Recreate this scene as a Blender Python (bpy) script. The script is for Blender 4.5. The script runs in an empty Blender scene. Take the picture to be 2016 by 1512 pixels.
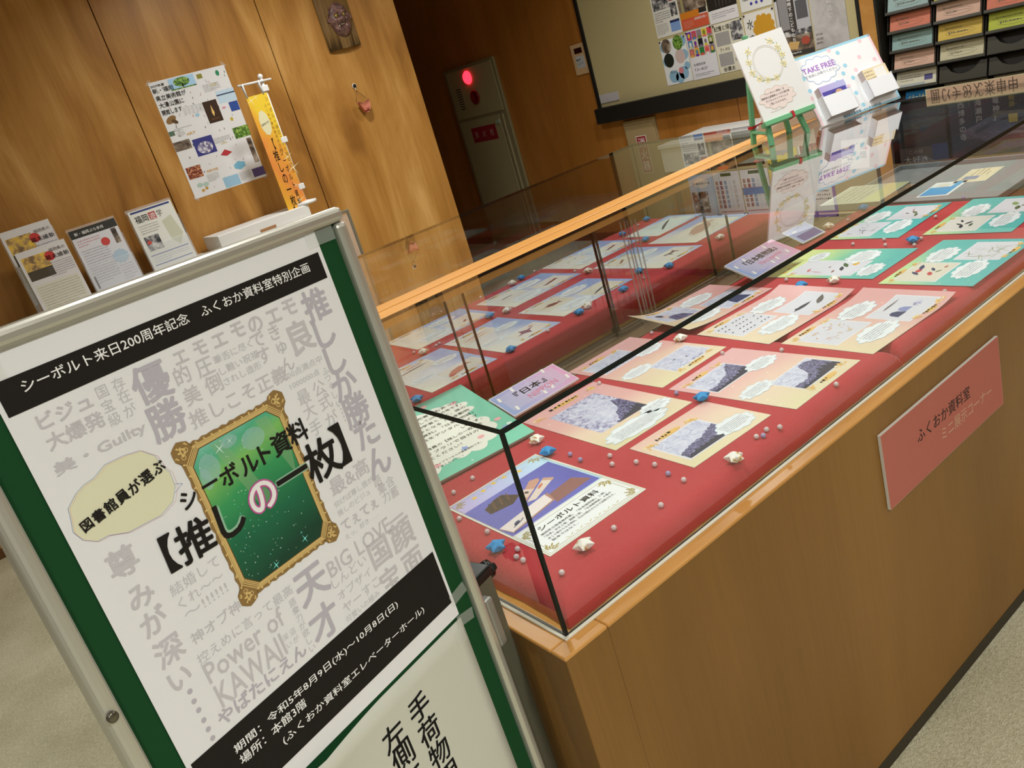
import bpy, bmesh, math, random
from mathutils import Matrix, Vector, noise
random.seed(7)
S = bpy.context.scene
COL = S.collection
R_ = math.radians

# ------------------------------------------------------------------ camera
CAM = (-0.47957, -0.81140, 0.70999)
RX = Vector((0.7531589931, -0.5967406965, -0.2768611064))      # image right
RY = Vector((-0.4222531457, -0.1158159265, -0.8990489153))     # image down
RZ = Vector((0.5044341503, 0.7940322489, -0.3392034429))       # view direction
cd = bpy.data.cameras.new('camera'); cd.sensor_width = 36.0; cd.lens = 1646.6 / 2016 * 36.0
cd.clip_start = 0.02; cd.clip_end = 60
cam = bpy.data.objects.new('camera', cd); COL.objects.link(cam)
cam.matrix_world = Matrix(((RX.x, -RY.x, -RZ.x, CAM[0]), (RX.y, -RY.y, -RZ.y, CAM[1]), (RX.z, -RY.z, -RZ.z, CAM[2]), (0, 0, 0, 1)))
S.camera = cam
# ------------------------------------------------------------------ world, lamps, exposure
S.view_settings.view_transform = 'Standard'; S.view_settings.look = 'None'
S.view_settings.gamma = 1.0; S.view_settings.use_curve_mapping = False
S.view_settings.exposure = 0.0
try:
    S.cycles.use_denoising = True; S.cycles.caustics_reflective = False; S.cycles.caustics_refractive = False
    S.cycles.max_bounces = 14; S.cycles.transparent_max_bounces = 24; S.cycles.glossy_bounces = 6
except Exception: pass
wd = bpy.data.worlds.new('world'); S.world = wd; wd.use_nodes = True
wd.node_tree.nodes['Background'].inputs[0].default_value = (0.9, 0.92, 1.0, 1)
wd.node_tree.nodes['Background'].inputs[1].default_value = 0.05
CEIL = 1.98
LAMPS = [(-1.3, -2.3, 38), (0.2, -1.7, 30), (0.45, 0.55, 14), (1.75, 0.55, 14.5), (1.45, 2.7, 22), (2.95, 2.2, 20), (-2.3, 0.9, 18), (3.0, 0.5, 10), (2.9, -1.2, 16)]
for (lx, ly, pw) in LAMPS:
    ld = bpy.data.lights.new('ceiling_lamp', 'AREA'); ld.shape = 'DISK'; ld.size = 0.22; ld.energy = pw
    ld.color = (1.0, 0.99, 0.965); ld.spread = R_(150)
    lo = bpy.data.objects.new('ceiling_lamp', ld); COL.objects.link(lo); lo.location = (lx, ly, CEIL - 0.03)

# ------------------------------------------------------------------ materials
def lin(c):
    c = c.lstrip('#'); r = [int(c[i:i + 2], 16) / 255 for i in (0, 2, 4)]
    return tuple((x / 12.92 if x <= 0.04045 else ((x + 0.055) / 1.055) ** 2.4) for x in r) + (1.0,)
_M = {}
def P(col, rough=0.6, metal=0.0, spec=0.35, emit=0.0, alpha=1.0, trans=0.0):
    k = (col, rough, metal, spec, emit, alpha, trans)
    if k in _M: return _M[k]
    m = bpy.data.materials.new('m_' + col); m.use_nodes = True
    b = m.node_tree.nodes['Principled BSDF']
    b.inputs['Base Color'].default_value = lin(col); b.inputs['Roughness'].default_value = rough
    b.inputs['Metallic'].default_value = metal; b.inputs['Specular IOR Level'].default_value = spec
    b.inputs['Alpha'].default_value = alpha; b.inputs['Transmission Weight'].default_value = trans
    if emit:
        b.inputs['Emission Color'].default_value = lin(col); b.inputs['Emission Strength'].default_value = emit
    _M[k] = m; return m
def nmat(name):
    m = bpy.data.materials.new(name); m.use_nodes = True
    nt = m.node_tree; return m, nt, nt.nodes['Principled BSDF']
def ramp(nt, stops, fac):
    r = nt.nodes.new('ShaderNodeValToRGB'); e = r.color_ramp.elements
    while len(e) < len(stops): e.new(0.5)
    for i, (p, c) in enumerate(stops): e[i].position = p; e[i].color = lin(c)
    nt.links.new(fac, r.inputs[0]); return r.outputs[0]
def coords(nt, scale=(1, 1, 1), rot=(0, 0, 0), kind='Object'):
    t = nt.nodes.new('ShaderNodeTexCoord'); mp = nt.nodes.new('ShaderNodeMapping')
    mp.inputs['Scale'].default_value = scale; mp.inputs['Rotation'].default_value = rot
    nt.links.new(t.outputs[kind], mp.inputs[0]); return mp.outputs[0]
def tnoise(nt, vec, scale, detail=3, rough=0.5, dist=0.0):
    n = nt.nodes.new('ShaderNodeTexNoise'); n.inputs['Scale'].default_value = scale
    n.inputs['Detail'].default_value = detail; n.inputs['Roughness'].default_value = rough; n.inputs['Distortion'].default_value = dist
    nt.links.new(vec, n.inputs['Vector']); return n.outputs[0]
def mathn(nt, op, a, b=None):
    n = nt.nodes.new('ShaderNodeMath'); n.operation = op
    for i, v in enumerate((a, b)):
        if v is None: continue
        if isinstance(v, (int, float)): n.inputs[i].default_value = v
        else: nt.links.new(v, n.inputs[i])
    return n.outputs[0]
def bump(nt, b, h, strength, dist=0.002):
    n = nt.nodes.new('ShaderNodeBump'); n.inputs['Strength'].default_value = strength; n.inputs['Distance'].default_value = dist
    nt.links.new(h, n.inputs['Height']); nt.links.new(n.outputs[0], b.inputs['Normal'])
def wood(name, stops, flame=2.6, fine=60, axis='z', rough=0.38, bs=0.05, fw=0.25):
    m, nt, b = nmat(name)
    sc = {'z': (1, 1, 0.22), 'x': (0.18, 1, 1), 'y': (1, 0.18, 1)}[axis]
    rot = (R_(14), R_(-14), 0) if axis == 'z' else (0, 0, 0)
    v = coords(nt, sc, rot)
    a = tnoise(nt, v, flame, 4, 0.55, 0.9)
    sc2 = {'z': (1, 1, 0.03), 'x': (0.03, 1, 1), 'y': (1, 0.03, 1)}[axis]
    f = tnoise(nt, coords(nt, sc2), fine, 3, 0.6, 0.1)
    mx = mathn(nt, 'ADD', mathn(nt, 'MULTIPLY', a, 1 - fw), mathn(nt, 'MULTIPLY', f, fw))
    c = ramp(nt, stops, mx); nt.links.new(c, b.inputs['Base Color'])
    b.inputs['Roughness'].default_value = rough; b.inputs['Specular IOR Level'].default_value = 0.4
    bump(nt, b, f, bs); return m
W_WALL = wood('wood_wall', [(0.32, '#8f6028'), (0.46, '#ad7a38'), (0.56, '#bd8b47'), (0.72, '#d4a562')], 4.2, 90, fw=0.16)
W_FAR = wood('wood_far_wall', [(0.30, '#946024'), (0.5, '#ab7030'), (0.72, '#bb8242')], 2.6, 90)
W_CAB = wood('wood_cabinet', [(0.32, '#74501c'), (0.5, '#805923'), (0.7, '#8e652c')], 2.4, 150, rough=0.42)
W_RIMX = wood('wood_rim_long', [(0.3, '#b67e3c'), (0.5, '#c68f4c'), (0.7, '#d3a05c')], 7, 160, 'x', 0.3)
W_RIMY = wood('wood_rim_cross', [(0.3, '#b67e3c'), (0.5, '#c68f4c'), (0.7, '#d3a05c')], 7, 160, 'y', 0.3)
W_RAIL = wood('wood_rail', [(0.3, '#cb8c44'), (0.5, '#d99e54'), (0.7, '#e3ae66')], 7, 160, 'x', 0.3)
W_SILL = wood('wood_sill', [(0.3, '#5c4630'), (0.5, '#6c543a'), (0.7, '#7a6044')], 7, 160, 'x', 0.4)
W_OLD = wood('wood_old_plank', [(0.32, '#4a3418'), (0.5, '#6e5228'), (0.7, '#8c6c3c')], 9, 70, 'z', 0.7, 0.3, 0.6)

def carpet():
    m, nt, b = nmat('carpet')
    v = coords(nt)
    f = tnoise(nt, v, 340, 2, 0.7); g = tnoise(nt, v, 110, 3, 0.6); big = tnoise(nt, v, 3.0, 3, 0.6)
    mx = mathn(nt, 'ADD', mathn(nt, 'MULTIPLY', f, 0.35), mathn(nt, 'ADD', mathn(nt, 'MULTIPLY', g, 0.30), mathn(nt, 'MULTIPLY', big, 0.35)))
    c = ramp(nt, [(0.30, '#a09a7e'), (0.46, '#c0bb9c'), (0.55, '#d2cdb0'), (0.70, '#e6e2cc')], mx)
    nt.links.new(c, b.inputs['Base Color']); b.inputs['Roughness'].default_value = 0.95; b.inputs['Specular IOR Level'].default_value = 0.1
    bump(nt, b, mathn(nt, 'ADD', f, g), 0.7, 0.006); return m
CARPET = carpet()
def cloth_mat():
    m, nt, b = nmat('red_cloth')
    v = coords(nt); f = tnoise(nt, v, 900, 2, 0.5); g = tnoise(nt, v, 5, 2, 0.5)
    c = ramp(nt, [(0.3, '#ac2a34'), (0.7, '#b8353d')], mathn(nt, 'ADD', mathn(nt, 'MULTIPLY', f, 0.4), mathn(nt, 'MULTIPLY', g, 0.6)))
    nt.links.new(c, b.inputs['Base Color']); b.inputs['Roughness'].default_value = 0.85; b.inputs['Specular IOR Level'].default_value = 0.15
    b.inputs['Sheen Weight'].default_value = 0.15
    bump(nt, b, f, 0.25, 0.0008); return m
CLOTH = cloth_mat()
def glass_mat():
    m = bpy.data.materials.new('pane_glass'); m.use_nodes = True; nt = m.node_tree; nt.nodes.clear()
    out = nt.nodes.new('ShaderNodeOutputMaterial'); mix = nt.nodes.new('ShaderNodeMixShader')
    tr = nt.nodes.new('ShaderNodeBsdfTransparent'); tr.inputs[0].default_value = (0.975, 0.99, 0.98, 1)
    gl = nt.nodes.new('ShaderNodeBsdfGlossy'); gl.inputs['Roughness'].default_value = 0.0; gl.inputs[0].default_value = (1, 1, 1, 1)
    geo = nt.nodes.new('ShaderNodeNewGeometry'); dot = nt.nodes.new('ShaderNodeVectorMath'); dot.operation = 'DOT_PRODUCT'
    nt.links.new(geo.outputs['Incoming'], dot.inputs[0]); nt.links.new(geo.outputs['Normal'], dot.inputs[1])
    ab = mathn(nt, 'ABSOLUTE', dot.outputs['Value'])
    s5 = mathn(nt, 'POWER', mathn(nt, 'SUBTRACT', 1.0, ab), 5.0)
    fr = mathn(nt, 'ADD', mathn(nt, 'MULTIPLY', s5, 0.96), 0.04)
    two = mathn(nt, 'DIVIDE', mathn(nt, 'MULTIPLY', fr, 2.0), mathn(nt, 'ADD', fr, 1.0))   # both surfaces of the sheet
    fac = mathn(nt, 'MULTIPLY', two, mathn(nt, 'SUBTRACT', 1.0, geo.outputs['Backfacing']))
    nt.links.new(fac, mix.inputs[0]); nt.links.new(tr.outputs[0], mix.inputs[1]); nt.links.new(gl.outputs[0], mix.inputs[2])
    nt.links.new(mix.outputs[0], out.inputs[0]); return m
GLASS = glass_mat()
GEDGE = P('#0c1614', 0.45, spec=0.25)
CLEAR = P('#f4f8fa', 0.08, spec=0.5, alpha=0.16)
TAPE = P('#eef0ea', 0.35, spec=0.5, alpha=0.13)
WHITE = P('#e8e8e6', 0.7, spec=0.2); PAPER = P('#e6e7e8', 0.75, spec=0.15)
ALU = P('#c2c1b6', 0.34, metal=0.6); GREEN = P('#174524', 0.8, spec=0.15)
OLIVE = P('#6b6a58', 0.5, metal=0.3); BLACK = P('#141414', 0.3); INK = P('#1c1a18', 0.8, spec=0.1)

def gradmat(name, stops, dx, dy, off=0.0, nscale=9, namt=0.12):
    m, nt, b = nmat(name)
    t = nt.nodes.new('ShaderNodeTexCoord'); sp = nt.nodes.new('ShaderNodeSeparateXYZ'); nt.links.new(t.outputs['Object'], sp.inputs[0])
    a = mathn(nt, 'ADD', mathn(nt, 'MULTIPLY', sp.outputs[0], dx), mathn(nt, 'MULTIPLY', sp.outputs[1], dy))
    n = tnoise(nt, t.outputs['Object'], nscale, 3, 0.5)
    f = mathn(nt, 'ADD', mathn(nt, 'ADD', a, off), mathn(nt, 'MULTIPLY', mathn(nt, 'SUBTRACT', n, 0.5), namt * 2))
    nt.links.new(ramp(nt, stops, f), b.inputs['Base Color']); b.inputs['Roughness'].default_value = 0.42; b.inputs['Specular IOR Level'].default_value = 0.35
    return m
def inkmat(name, stops, scale, dist=0.4, det=5):
    m, nt, b = nmat(name); v = coords(nt)
    nt.links.new(ramp(nt, stops, tnoise(nt, v, scale, det, 0.65, dist)), b.inputs['Base Color'])
    b.inputs['Roughness'].default_value = 0.45; return m
G_PINK = gradmat('print_pink', [(0.0, '#d8cea6'), (0.35, '#dfc6b0'), (0.6, '#dcaaa6'), (1.0, '#d8a5a8')], 0.6, 3.0, 0.0)
G_PINKW = gradmat('print_pink_wide', [(0.0, '#dad0a8'), (0.30, '#dec6ae'), (0.6, '#daaca6'), (1.0, '#d8a0a2')], 2.8, 0.4, 0.1)
G_TEAL = gradmat('print_teal', [(0.0, '#58b7b4'), (0.45, '#7cc4a8'), (0.7, '#c4d98f'), (1.0, '#e2e6a0')], -0.6, 3.4, 0.02)
G_TEALW = gradmat('print_teal_wide', [(0.0, '#e4e79c'), (0.35, '#b4d6a0'), (0.6, '#66bcb6'), (1.0, '#4fb2b4')], 1.6, -3.0, 0.78)
G_BLUE = gradmat('print_blue', [(0.0, '#e6dfcf'), (0.35, '#d6d6de'), (0.6, '#9fb2de'), (1.0, '#8ea6dc')], 2.6, 0.9, 0.0)
G_CARD = gradmat('print_card', [(0.0, '#8ea6d6'), (0.5, '#c6b2dc'), (1.0, '#e89ec4')], 4.6, 0.5, 0.02, 14, 0.05)
G_NIGHT = gradmat('print_night_blue', [(0.0, '#4a4aa0'), (0.5, '#5c5cba'), (1.0, '#4648a4')], 2.5, 2.0, -0.1, 10, 0.25)
G_SKY = gradmat('print_sky', [(0.0, '#b9a8dc'), (0.5, '#b6bce8'), (1.0, '#b4d8ea')], 4.6, 0.0, 0.02, 16, 0.1)
G_GREEN = gradmat('print_green_stage', [(0.0, '#12402f'), (0.30, '#1c6a48'), (0.55, '#3a9a5e'), (0.72, '#7fbf62'), (0.85, '#54b08a'), (1.0, '#8fd0c0')], -1.0, 6.2, -1.12, 22, 0.07)
G_BANNER = gradmat('print_banner', [(0.0, '#e8c22c'), (0.35, '#e9a63a'), (0.6, '#e88e46'), (0.8, '#e9a83c'), (1.0, '#ecca3a')], 3.0, 1.3, 0.1, 5, 0.35)
I_LILAC = inkmat('print_etching', [(0.34, '#4c4678'), (0.46, '#a8a6c6'), (0.6, '#d4d6e4')], 75, 1.5, 8)
I_SEA = inkmat('print_sea', [(0.30, '#9a9cbe'), (0.48, '#c0c2d8'), (0.66, '#d4d6e4')], 34, 2.4, 8)
I_DARK = inkmat('print_dark_land', [(0.40, '#1c1a36'), (0.5, '#4c4878'), (0.62, '#8e8cb6')], 170, 1.0)
I_PHOTO = inkmat('print_photo_brown', [(0.35, '#2c211c'), (0.5, '#7a6a5a'), (0.66, '#b9ac9a')], 14, 0.6)
I_BW = inkmat('print_photo_grey', [(0.38, '#202022'), (0.5, '#6e6e72'), (0.62, '#d4d2cc')], 26, 0.4)
I_GREY = inkmat('print_plaster', [(0.35, '#a9a6a4'), (0.5, '#bdbab8'), (0.7, '#cccac8')], 8, 0.5)
I_TREE = inkmat('print_foliage', [(0.38, '#234a1e'), (0.5, '#5d8a34'), (0.64, '#a9c860')], 70, 0.3)
I_NAVY = inkmat('print_navy', [(0.35, '#1b2234'), (0.55, '#27304a'), (0.75, '#3a4058')], 4, 0.5)
I_FOOD = inkmat('print_dishes', [(0.36, '#3a1c1a'), (0.5, '#8c3a2c'), (0.6, '#d8a070')], 90, 0.2)
I_CASTLE = inkmat('print_castle', [(0.40, '#4a4470'), (0.5, '#a9a6c0'), (0.6, '#e8e8ee')], 60, 0.2)
I_CORK = inkmat('cork_face', [(0.3, '#b9ad80'), (0.7, '#c2b68a')], 300, 0.1)
I_GOLD = inkmat('gold_white_paper', [(0.36, '#b98a3a'), (0.42, '#e9dcc0'), (0.48, '#efece6')], 55, 0.3, 2)
I_LAND = inkmat('print_sunset', [(0.36, '#7c5f3c'), (0.5, '#c9a45c'), (0.62, '#f0c83c')], 30, 0.6)

# ------------------------------------------------------------------ objects
WM = {}
def link(name, data, parent=None, M=None):
    o = bpy.data.objects.new(name, data); COL.objects.link(o)
    M = M if M is not None else (WM[parent.name] if parent else Matrix())
    WM[o.name] = M.copy()
    if parent: o.parent = parent; o.matrix_local = WM[parent.name].inverted() @ M
    else: o.matrix_local = M
    return o
def tag(o, label=None, cat=None, group=None, kind=None):
    if label: o['label'] = label
    if cat: o['category'] = cat
    if group: o['group'] = group
    if kind: o['kind'] = kind
    return o
def thing(name, label, cat, M=None, group=None, loc=None, rz=0):
    if M is None: M = Matrix.Translation(loc or (0, 0, 0)) @ Matrix.Rotation(rz, 4, 'Z')
    return tag(link(name, None, None, M), label, cat, group)
def T(x, y, z): return Matrix.Translation((x, y, z))
def frame(o, u, v):
    u = Vector(u).normalized(); v = Vector(v); v = (v - u * v.dot(u)).normalized(); n = u.cross(v)
    return Matrix(((u.x, v.x, n.x, o[0]), (u.y, v.y, n.y, o[1]), (u.z, v.z, n.z, o[2]), (0, 0, 0, 1)))
def lay(cx, cy, z, ang, W, H): return T(cx, cy, z) @ Matrix.Rotation(R_(ang), 4, 'Z') @ T(-W / 2, -H / 2, 0)

class B:
    """collects shapes into one mesh"""
    def __init__(s): s.v = []; s.f = []; s.m = []; s.mats = []; s.sm = []
    def mi(s, mat):
        if mat not in s.mats: s.mats.append(mat)
        return s.mats.index(mat)
    def add(s, vs, fs, mat, smooth=False, M=None):
        k = len(s.v); i = s.mi(mat)
        s.v += [tuple(M @ Vector(p)) if M is not None else tuple(p) for p in vs]
        for f in fs: s.f.append([k + q for q in f]); s.m.append(i); s.sm.append(smooth)
        return s
    def bm(s, bm_, mat, smooth=False, M=None):
        bm_.verts.ensure_lookup_table(); bm_.verts.index_update()
        s.add([v.co[:] for v in bm_.verts], [[v.index for v in f.verts] for f in bm_.faces], mat, smooth, M); bm_.free(); return s
    def box(s, a, b, mat, bev=0.0, seg=2, M=None, mats=None):
        bm_ = bmesh.new(); bmesh.ops.create_cube(bm_, size=1)
        c = [(a[i] + b[i]) / 2 for i in range(3)]; d = [abs(b[i] - a[i]) for i in range(3)]
        for v in bm_.verts: v.co = (v.co.x * d[0] + c[0], v.co.y * d[1] + c[1], v.co.z * d[2] + c[2])
        if bev: bmesh.ops.bevel(bm_, geom=bm_.edges[:], offset=min(bev, min(d) * 0.49), segments=seg, affect='EDGES', profile=0.5)
        return s.bm(bm_, mat, False, M)
    def tube(s, pts, r, mat, n=10, cap=True, M=None):
        pts = [Vector(p) for p in pts]; k0 = []; vs = []; fs = []
        for i, p in enumerate(pts):
            d = (pts[min(i + 1, len(pts) - 1)] - pts[max(i - 1, 0)]).normalized()
            a = d.cross(Vector((0, 0, 1)) if abs(d.z) < 0.9 else Vector((1, 0, 0))).normalized(); b = d.cross(a)
            rr = r[i] if isinstance(r, (list, tuple)) else r
            vs += [p + a * math.cos(t) * rr + b * math.sin(t) * rr for t in [2 * math.pi * j / n for j in range(n)]]
        for i in range(len(pts) - 1):
            for j in range(n): fs.append([i * n + j, i * n + (j + 1) % n, (i + 1) * n + (j + 1) % n, (i + 1) * n + j])
        if cap: fs += [list(range(n))[::-1], [(len(pts) - 1) * n + j for j in range(n)]]
        return s.add([tuple(v) for v in vs], fs, mat, True, M)
    def bar(s, p0, p1, w, d, mat, up=(0, 0, 1), bev=0.0):
        p0 = Vector(p0); p1 = Vector(p1); z = (p1 - p0); L = z.length; z.normalize()
        x = Vector(up).cross(z)
        if x.length < 1e-4: x = Vector((1, 0, 0)).cross(z)
        x.normalize(); y = z.cross(x)
        M = Matrix(((x.x, y.x, z.x, p0.x), (x.y, y.y, z.y, p0.y), (x.z, y.z, z.z, p0.z), (0, 0, 0, 1)))
        return s.box((-w / 2, -d / 2, 0), (w / 2, d / 2, L), mat, bev, M=M)
    def lathe(s, prof, mat, n=20, M=None):
        vs = []; fs = []
        for (r, z) in prof: vs += [(r * math.cos(2 * math.pi * j / n), r * math.sin(2 * math.pi * j / n), z) for j in range(n)]
        for i in range(len(prof) - 1):
            for j in range(n): fs.append([i * n + j, i * n + (j + 1) % n, (i + 1) * n + (j + 1) % n, (i + 1) * n + j])
        fs += [list(range(n))[::-1], [(len(prof) - 1) * n + j for j in range(n)]]
        return s.add(vs, fs, mat, True, M)
    def mesh(s, name):
        me = bpy.data.meshes.new(name); me.from_pydata(s.v, [], s.f); me.update()
        for m in s.mats: me.materials.append(m)
        me.polygons.foreach_set('material_index', s.m); me.polygons.foreach_set('use_smooth', s.sm)
        return me
    def make(s, name, parent=None, M=None): return link(name, s.mesh(name), parent, M)
def bx(name, a, b, mat, parent=None, bev=0.0, M=None): return B().box(a, b, mat, bev).make(name, parent, M)

# ------------------------------------------------------------------ print on flat surfaces
_cu = bpy.data.curves.new('tmp_text', 'FONT'); _to = bpy.data.objects.new('tmp_text', _cu)
_T = {}
def glyphs(s, off=0.0, res=2):
    k = (s, off, res)
    if k not in _T and off:
        v0, f0 = glyphs(s, 0.0, res); v, f = [], []; n = 4 if off < 0.02 else 8; r = off * 0.8
        for i in range(n):
            dx, dy = r * math.cos(2 * math.pi * i / n + 0.4), r * math.sin(2 * math.pi * i / n + 0.4)
            f += [[len(v) + q for q in p] for p in f0]; v += [(p[0] + dx, p[1] + dy, i * 0.000012) for p in v0]
        _T[k] = (v, f)
    if k not in _T:
        _cu.body = s; _cu.resolution_u = res
        me = bpy.data.meshes.new_from_object(_to)
        _T[k] = ([(v.co.x, v.co.y) for v in me.vertices], [list(p.vertices) for p in me.polygons]); bpy.data.meshes.remove(me)
    return _T[k]
class C:
    """a canvas of printed shapes, x right, y up, layered by tiny real offsets"""
    def __init__(s, dz=0.00012): s.parts = {}; s.dz = dz; s.cur = 'print'
    def put(s, pts, faces, mat, L):
        b = s.parts.setdefault(s.cur, B()); z = 0.00015 + L * s.dz
        b.add([(p[0], p[1], z + (p[2] if len(p) > 2 else 0)) for p in pts], faces, mat); return s
    def poly(s, pts, mat, L=1): return s.put(pts, [list(range(len(pts)))], mat, L)
    def rect(s, x0, y0, x1, y1, mat, L=1): return s.poly([(x0, y0), (x1, y0), (x1, y1), (x0, y1)], mat, L)
    def ell(s, cx, cy, rx, ry, mat, L=1, n=20, rot=0):
        c_, s_ = math.cos(rot), math.sin(rot)
        return s.poly([(cx + rx * math.cos(t) * c_ - ry * math.sin(t) * s_, cy + rx * math.cos(t) * s_ + ry * math.sin(t) * c_) for t in [2 * math.pi * i / n for i in range(n)]], mat, L)
    def ring(s, pts, w, mat, L=1):
        n = len(pts); cx = sum(p[0] for p in pts) / n; cy = sum(p[1] for p in pts) / n; q = []
        for i, p in enumerate(pts):
            a = Vector(pts[(i + 1) % n]) - Vector(pts[i - 1]); nn = Vector((a.y, -a.x)).normalized() * w / 2
            q.append((p[0] + nn.x, p[1] + nn.y)); q.append((p[0] - nn.x, p[1] - nn.y))
        return s.put(q, [[2 * i, 2 * i + 1, (2 * i + 3) % (2 * n), (2 * i + 2) % (2 * n)] for i in range(n)], mat, L)
    def cloudpts(s, cx, cy, rx, ry, bumps=11, amp=0.13, seed=0, rot=0):
        out = []; n = bumps * 6; c_, s_ = math.cos(rot), math.sin(rot); rnd = random.Random(seed)
        ph = [rnd.uniform(0.6, 1.3) for _ in range(bumps)]
        for i in range(n):
            t = 2 * math.pi * i / n; k = 1 - amp + amp * ph[i // 6] * abs(math.sin(math.pi * (i % 6) / 6)) * 1.3
            x = rx * k * math.cos(t); y = ry * k * math.sin(t); out.append((cx + x * c_ - y * s_, cy + x * s_ + y * c_))
        return out
    def cloud(s, cx, cy, rx, ry, mat, L=1, edge=None, seed=0, rot=0, bumps=11):
        pts = s.cloudpts(cx, cy, rx, ry, bumps, 0.13, seed, rot); s.poly(pts, mat, L)
        if edge: s.ring(pts, max(rx, ry) * 0.035, edge, L + 0.5)
        return s
    def line(s, pts, w, mat, L=1):
        for i in range(len(pts) - 1):
            a = Vector(pts[i]); b = Vector(pts[i + 1]); d = b - a
            if d.length < 1e-7: continue
            n = Vector((-d.y, d.x)).normalized() * w / 2
            s.poly([(a - n)[:], (b - n)[:], (b + n)[:], (a + n)[:]], mat, L + 0.03 * (i % 3))
        return s
    def star(s, cx, cy, r, ri, n, mat, L=1, rot=0):
        return s.poly([(cx + (r if i % 2 == 0 else ri) * math.cos(rot + math.pi * i / n), cy + (r if i % 2 == 0 else ri) * math.sin(rot + math.pi * i / n)) for i in range(2 * n)], mat, L)
    def tbox(s, t, x, y, w, h, mat, L=2, off=0.0, slant=0.0, res=2):
        v, f = glyphs(t, off, res); x0 = min(p[0] for p in v); x1 = max(p[0] for p in v); y0 = min(p[1] for p in v); y1 = max(p[1] for p in v)
        return s.put([(x + (p[0] - x0) / (x1 - x0) * w, y + (p[1] - y0) / (y1 - y0) * h + slant * (p[0] - x0) / (x1 - x0)) + p[2:] for p in v], f, mat, L)
    def tem(s, t, cx, cy, em, mat, L=2, off=0.0, ang=0.0, sx=1.0, sy=1.0, ink=False):
        """one glyph centred on its em box"""
        v, f = glyphs(t, off, 5 if t == 'の' else 3); c_, s_ = math.cos(R_(ang)), math.sin(R_(ang)); wd_ = 1.0 if ord(t[0]) > 255 else max(p[0] for p in v)
        out = []; ox, oy = wd_ / 2, 0.36
        if ink: ox = (min(p[0] for p in v) + max(p[0] for p in v)) / 2; oy = (min(p[1] for p in v) + max(p[1] for p in v)) / 2
        for p in v:
            x = (p[0] - ox) * em * sx; y = (p[1] - oy) * em * sy; out.append((cx + x * c_ - y * s_, cy + x * s_ + y * c_) + p[2:])
        return s.put(out, f, mat, L)
    def vtext(s, t, x, y, em, mat, L=2, off=0.0, step=1.05, sx=1.0):
        for i, ch in enumerate(t): s.tem(ch, x, y - i * em * step, em, mat, L, off, sx=sx)
        return s
    def scrib(s, x0, y0, x1, y1, rows, mat, L=2, fill=0.62, seed=1, slant=0.0):
        """text too small to read in the photograph: rows of short uneven marks"""
        rnd = random.Random(seed); rh = (y1 - y0) / rows; pts = []; fs = []
        for r in range(rows):
            y = y1 - (r + 0.8) * rh; x = x0; hh = rh * fill; end = x1 if r < rows - 1 else x0 + (x1 - x0) * rnd.uniform(0.4, 0.9)
            while x < end:
                w = hh * rnd.uniform(0.35, 0.9)
                yy = y + slant * (x - x0); a = rnd.uniform(0, 0.35) * hh; b = hh - rnd.uniform(0, 0.35) * hh; k = len(pts)
                pts += [(x, yy + a), (x + w, yy + a), (x + w, yy + b), (x, yy + b)]; fs.append([k, k + 1, k + 2, k + 3]); x += w + hh * rnd.uniform(0.25, 0.5)
        return s.put(pts, fs, mat, L)
    def build(s, parent, M=None, deform=None, dz=0.0):
        M = M if M is not None else WM[parent.name]
        for nm, b in s.parts.items():
            me = b.mesh(nm)
            if deform:
                bm_ = bmesh.new(); bm_.from_mesh(me); bmesh.ops.triangulate(bm_, faces=bm_.faces[:])
                for _ in range(5):
                    e = [e for e in bm_.edges if e.calc_length() > 0.018]
                    if not e: break
                    bmesh.ops.subdivide_edges(bm_, edges=e, cuts=1); bmesh.ops.triangulate(bm_, faces=[f for f in bm_.faces if len(f.verts) > 3])
                for v in bm_.verts: v.co.z += deform(v.co.x, v.co.y)
                bm_.to_mesh(me); bm_.free()
            link(nm, me, parent, M @ T(0, 0, dz))

def card(name, label, cat, M, W, H, th, face, canvas=None, edge=None, group=None, deform=None, bev=0.0):
    """sheet or board: origin at its lower-left corner, print on the +z side"""
    b = B()
    if deform:
        nx, ny = 24, 16; vs = []; fs = []
        for z in (th, 0):
            for j in range(ny + 1):
                for i in range(nx + 1): x = W * i / nx; y = H * j / ny; vs.append((x, y, z + deform(x, y)))
        n = (nx + 1) * (ny + 1)
        for j in range(ny):
            for i in range(nx): a = j * (nx + 1) + i; fs.append([a, a + 1, a + nx + 2, a + nx + 1]); fs.append([n + a, n + a + nx + 1, n + a + nx + 2, n + a + 1])
        for i in range(nx): a = i; fs.append([a, n + a, n + a + 1, a + 1]); a = ny * (nx + 1) + i; fs.append([a, a + 1, n + a + 1, n + a])
        for j in range(ny): a = j * (nx + 1); fs.append([a, a + nx + 1, n + a + nx + 1, n + a]); a += nx; fs.append([a, n + a, n + a + nx + 1, a + nx + 1])
        b.add(vs, fs, face, True)
    else: b.box((0, 0, 0), (W, H, th), edge or face, bev)
    o = b.make(name, None, M); tag(o, label, cat, group)
    if canvas:
        if edge and not deform and edge != face: 
            k0 = canvas.dz; canvas.dz = 0.0001; canvas.cur = 'print'; canvas.rect(0.0003, 0.0003, W - 0.0003, H - 0.0003, face, -1.1); canvas.dz = k0
        canvas.build(o, M, deform, th)
    return o

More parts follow.
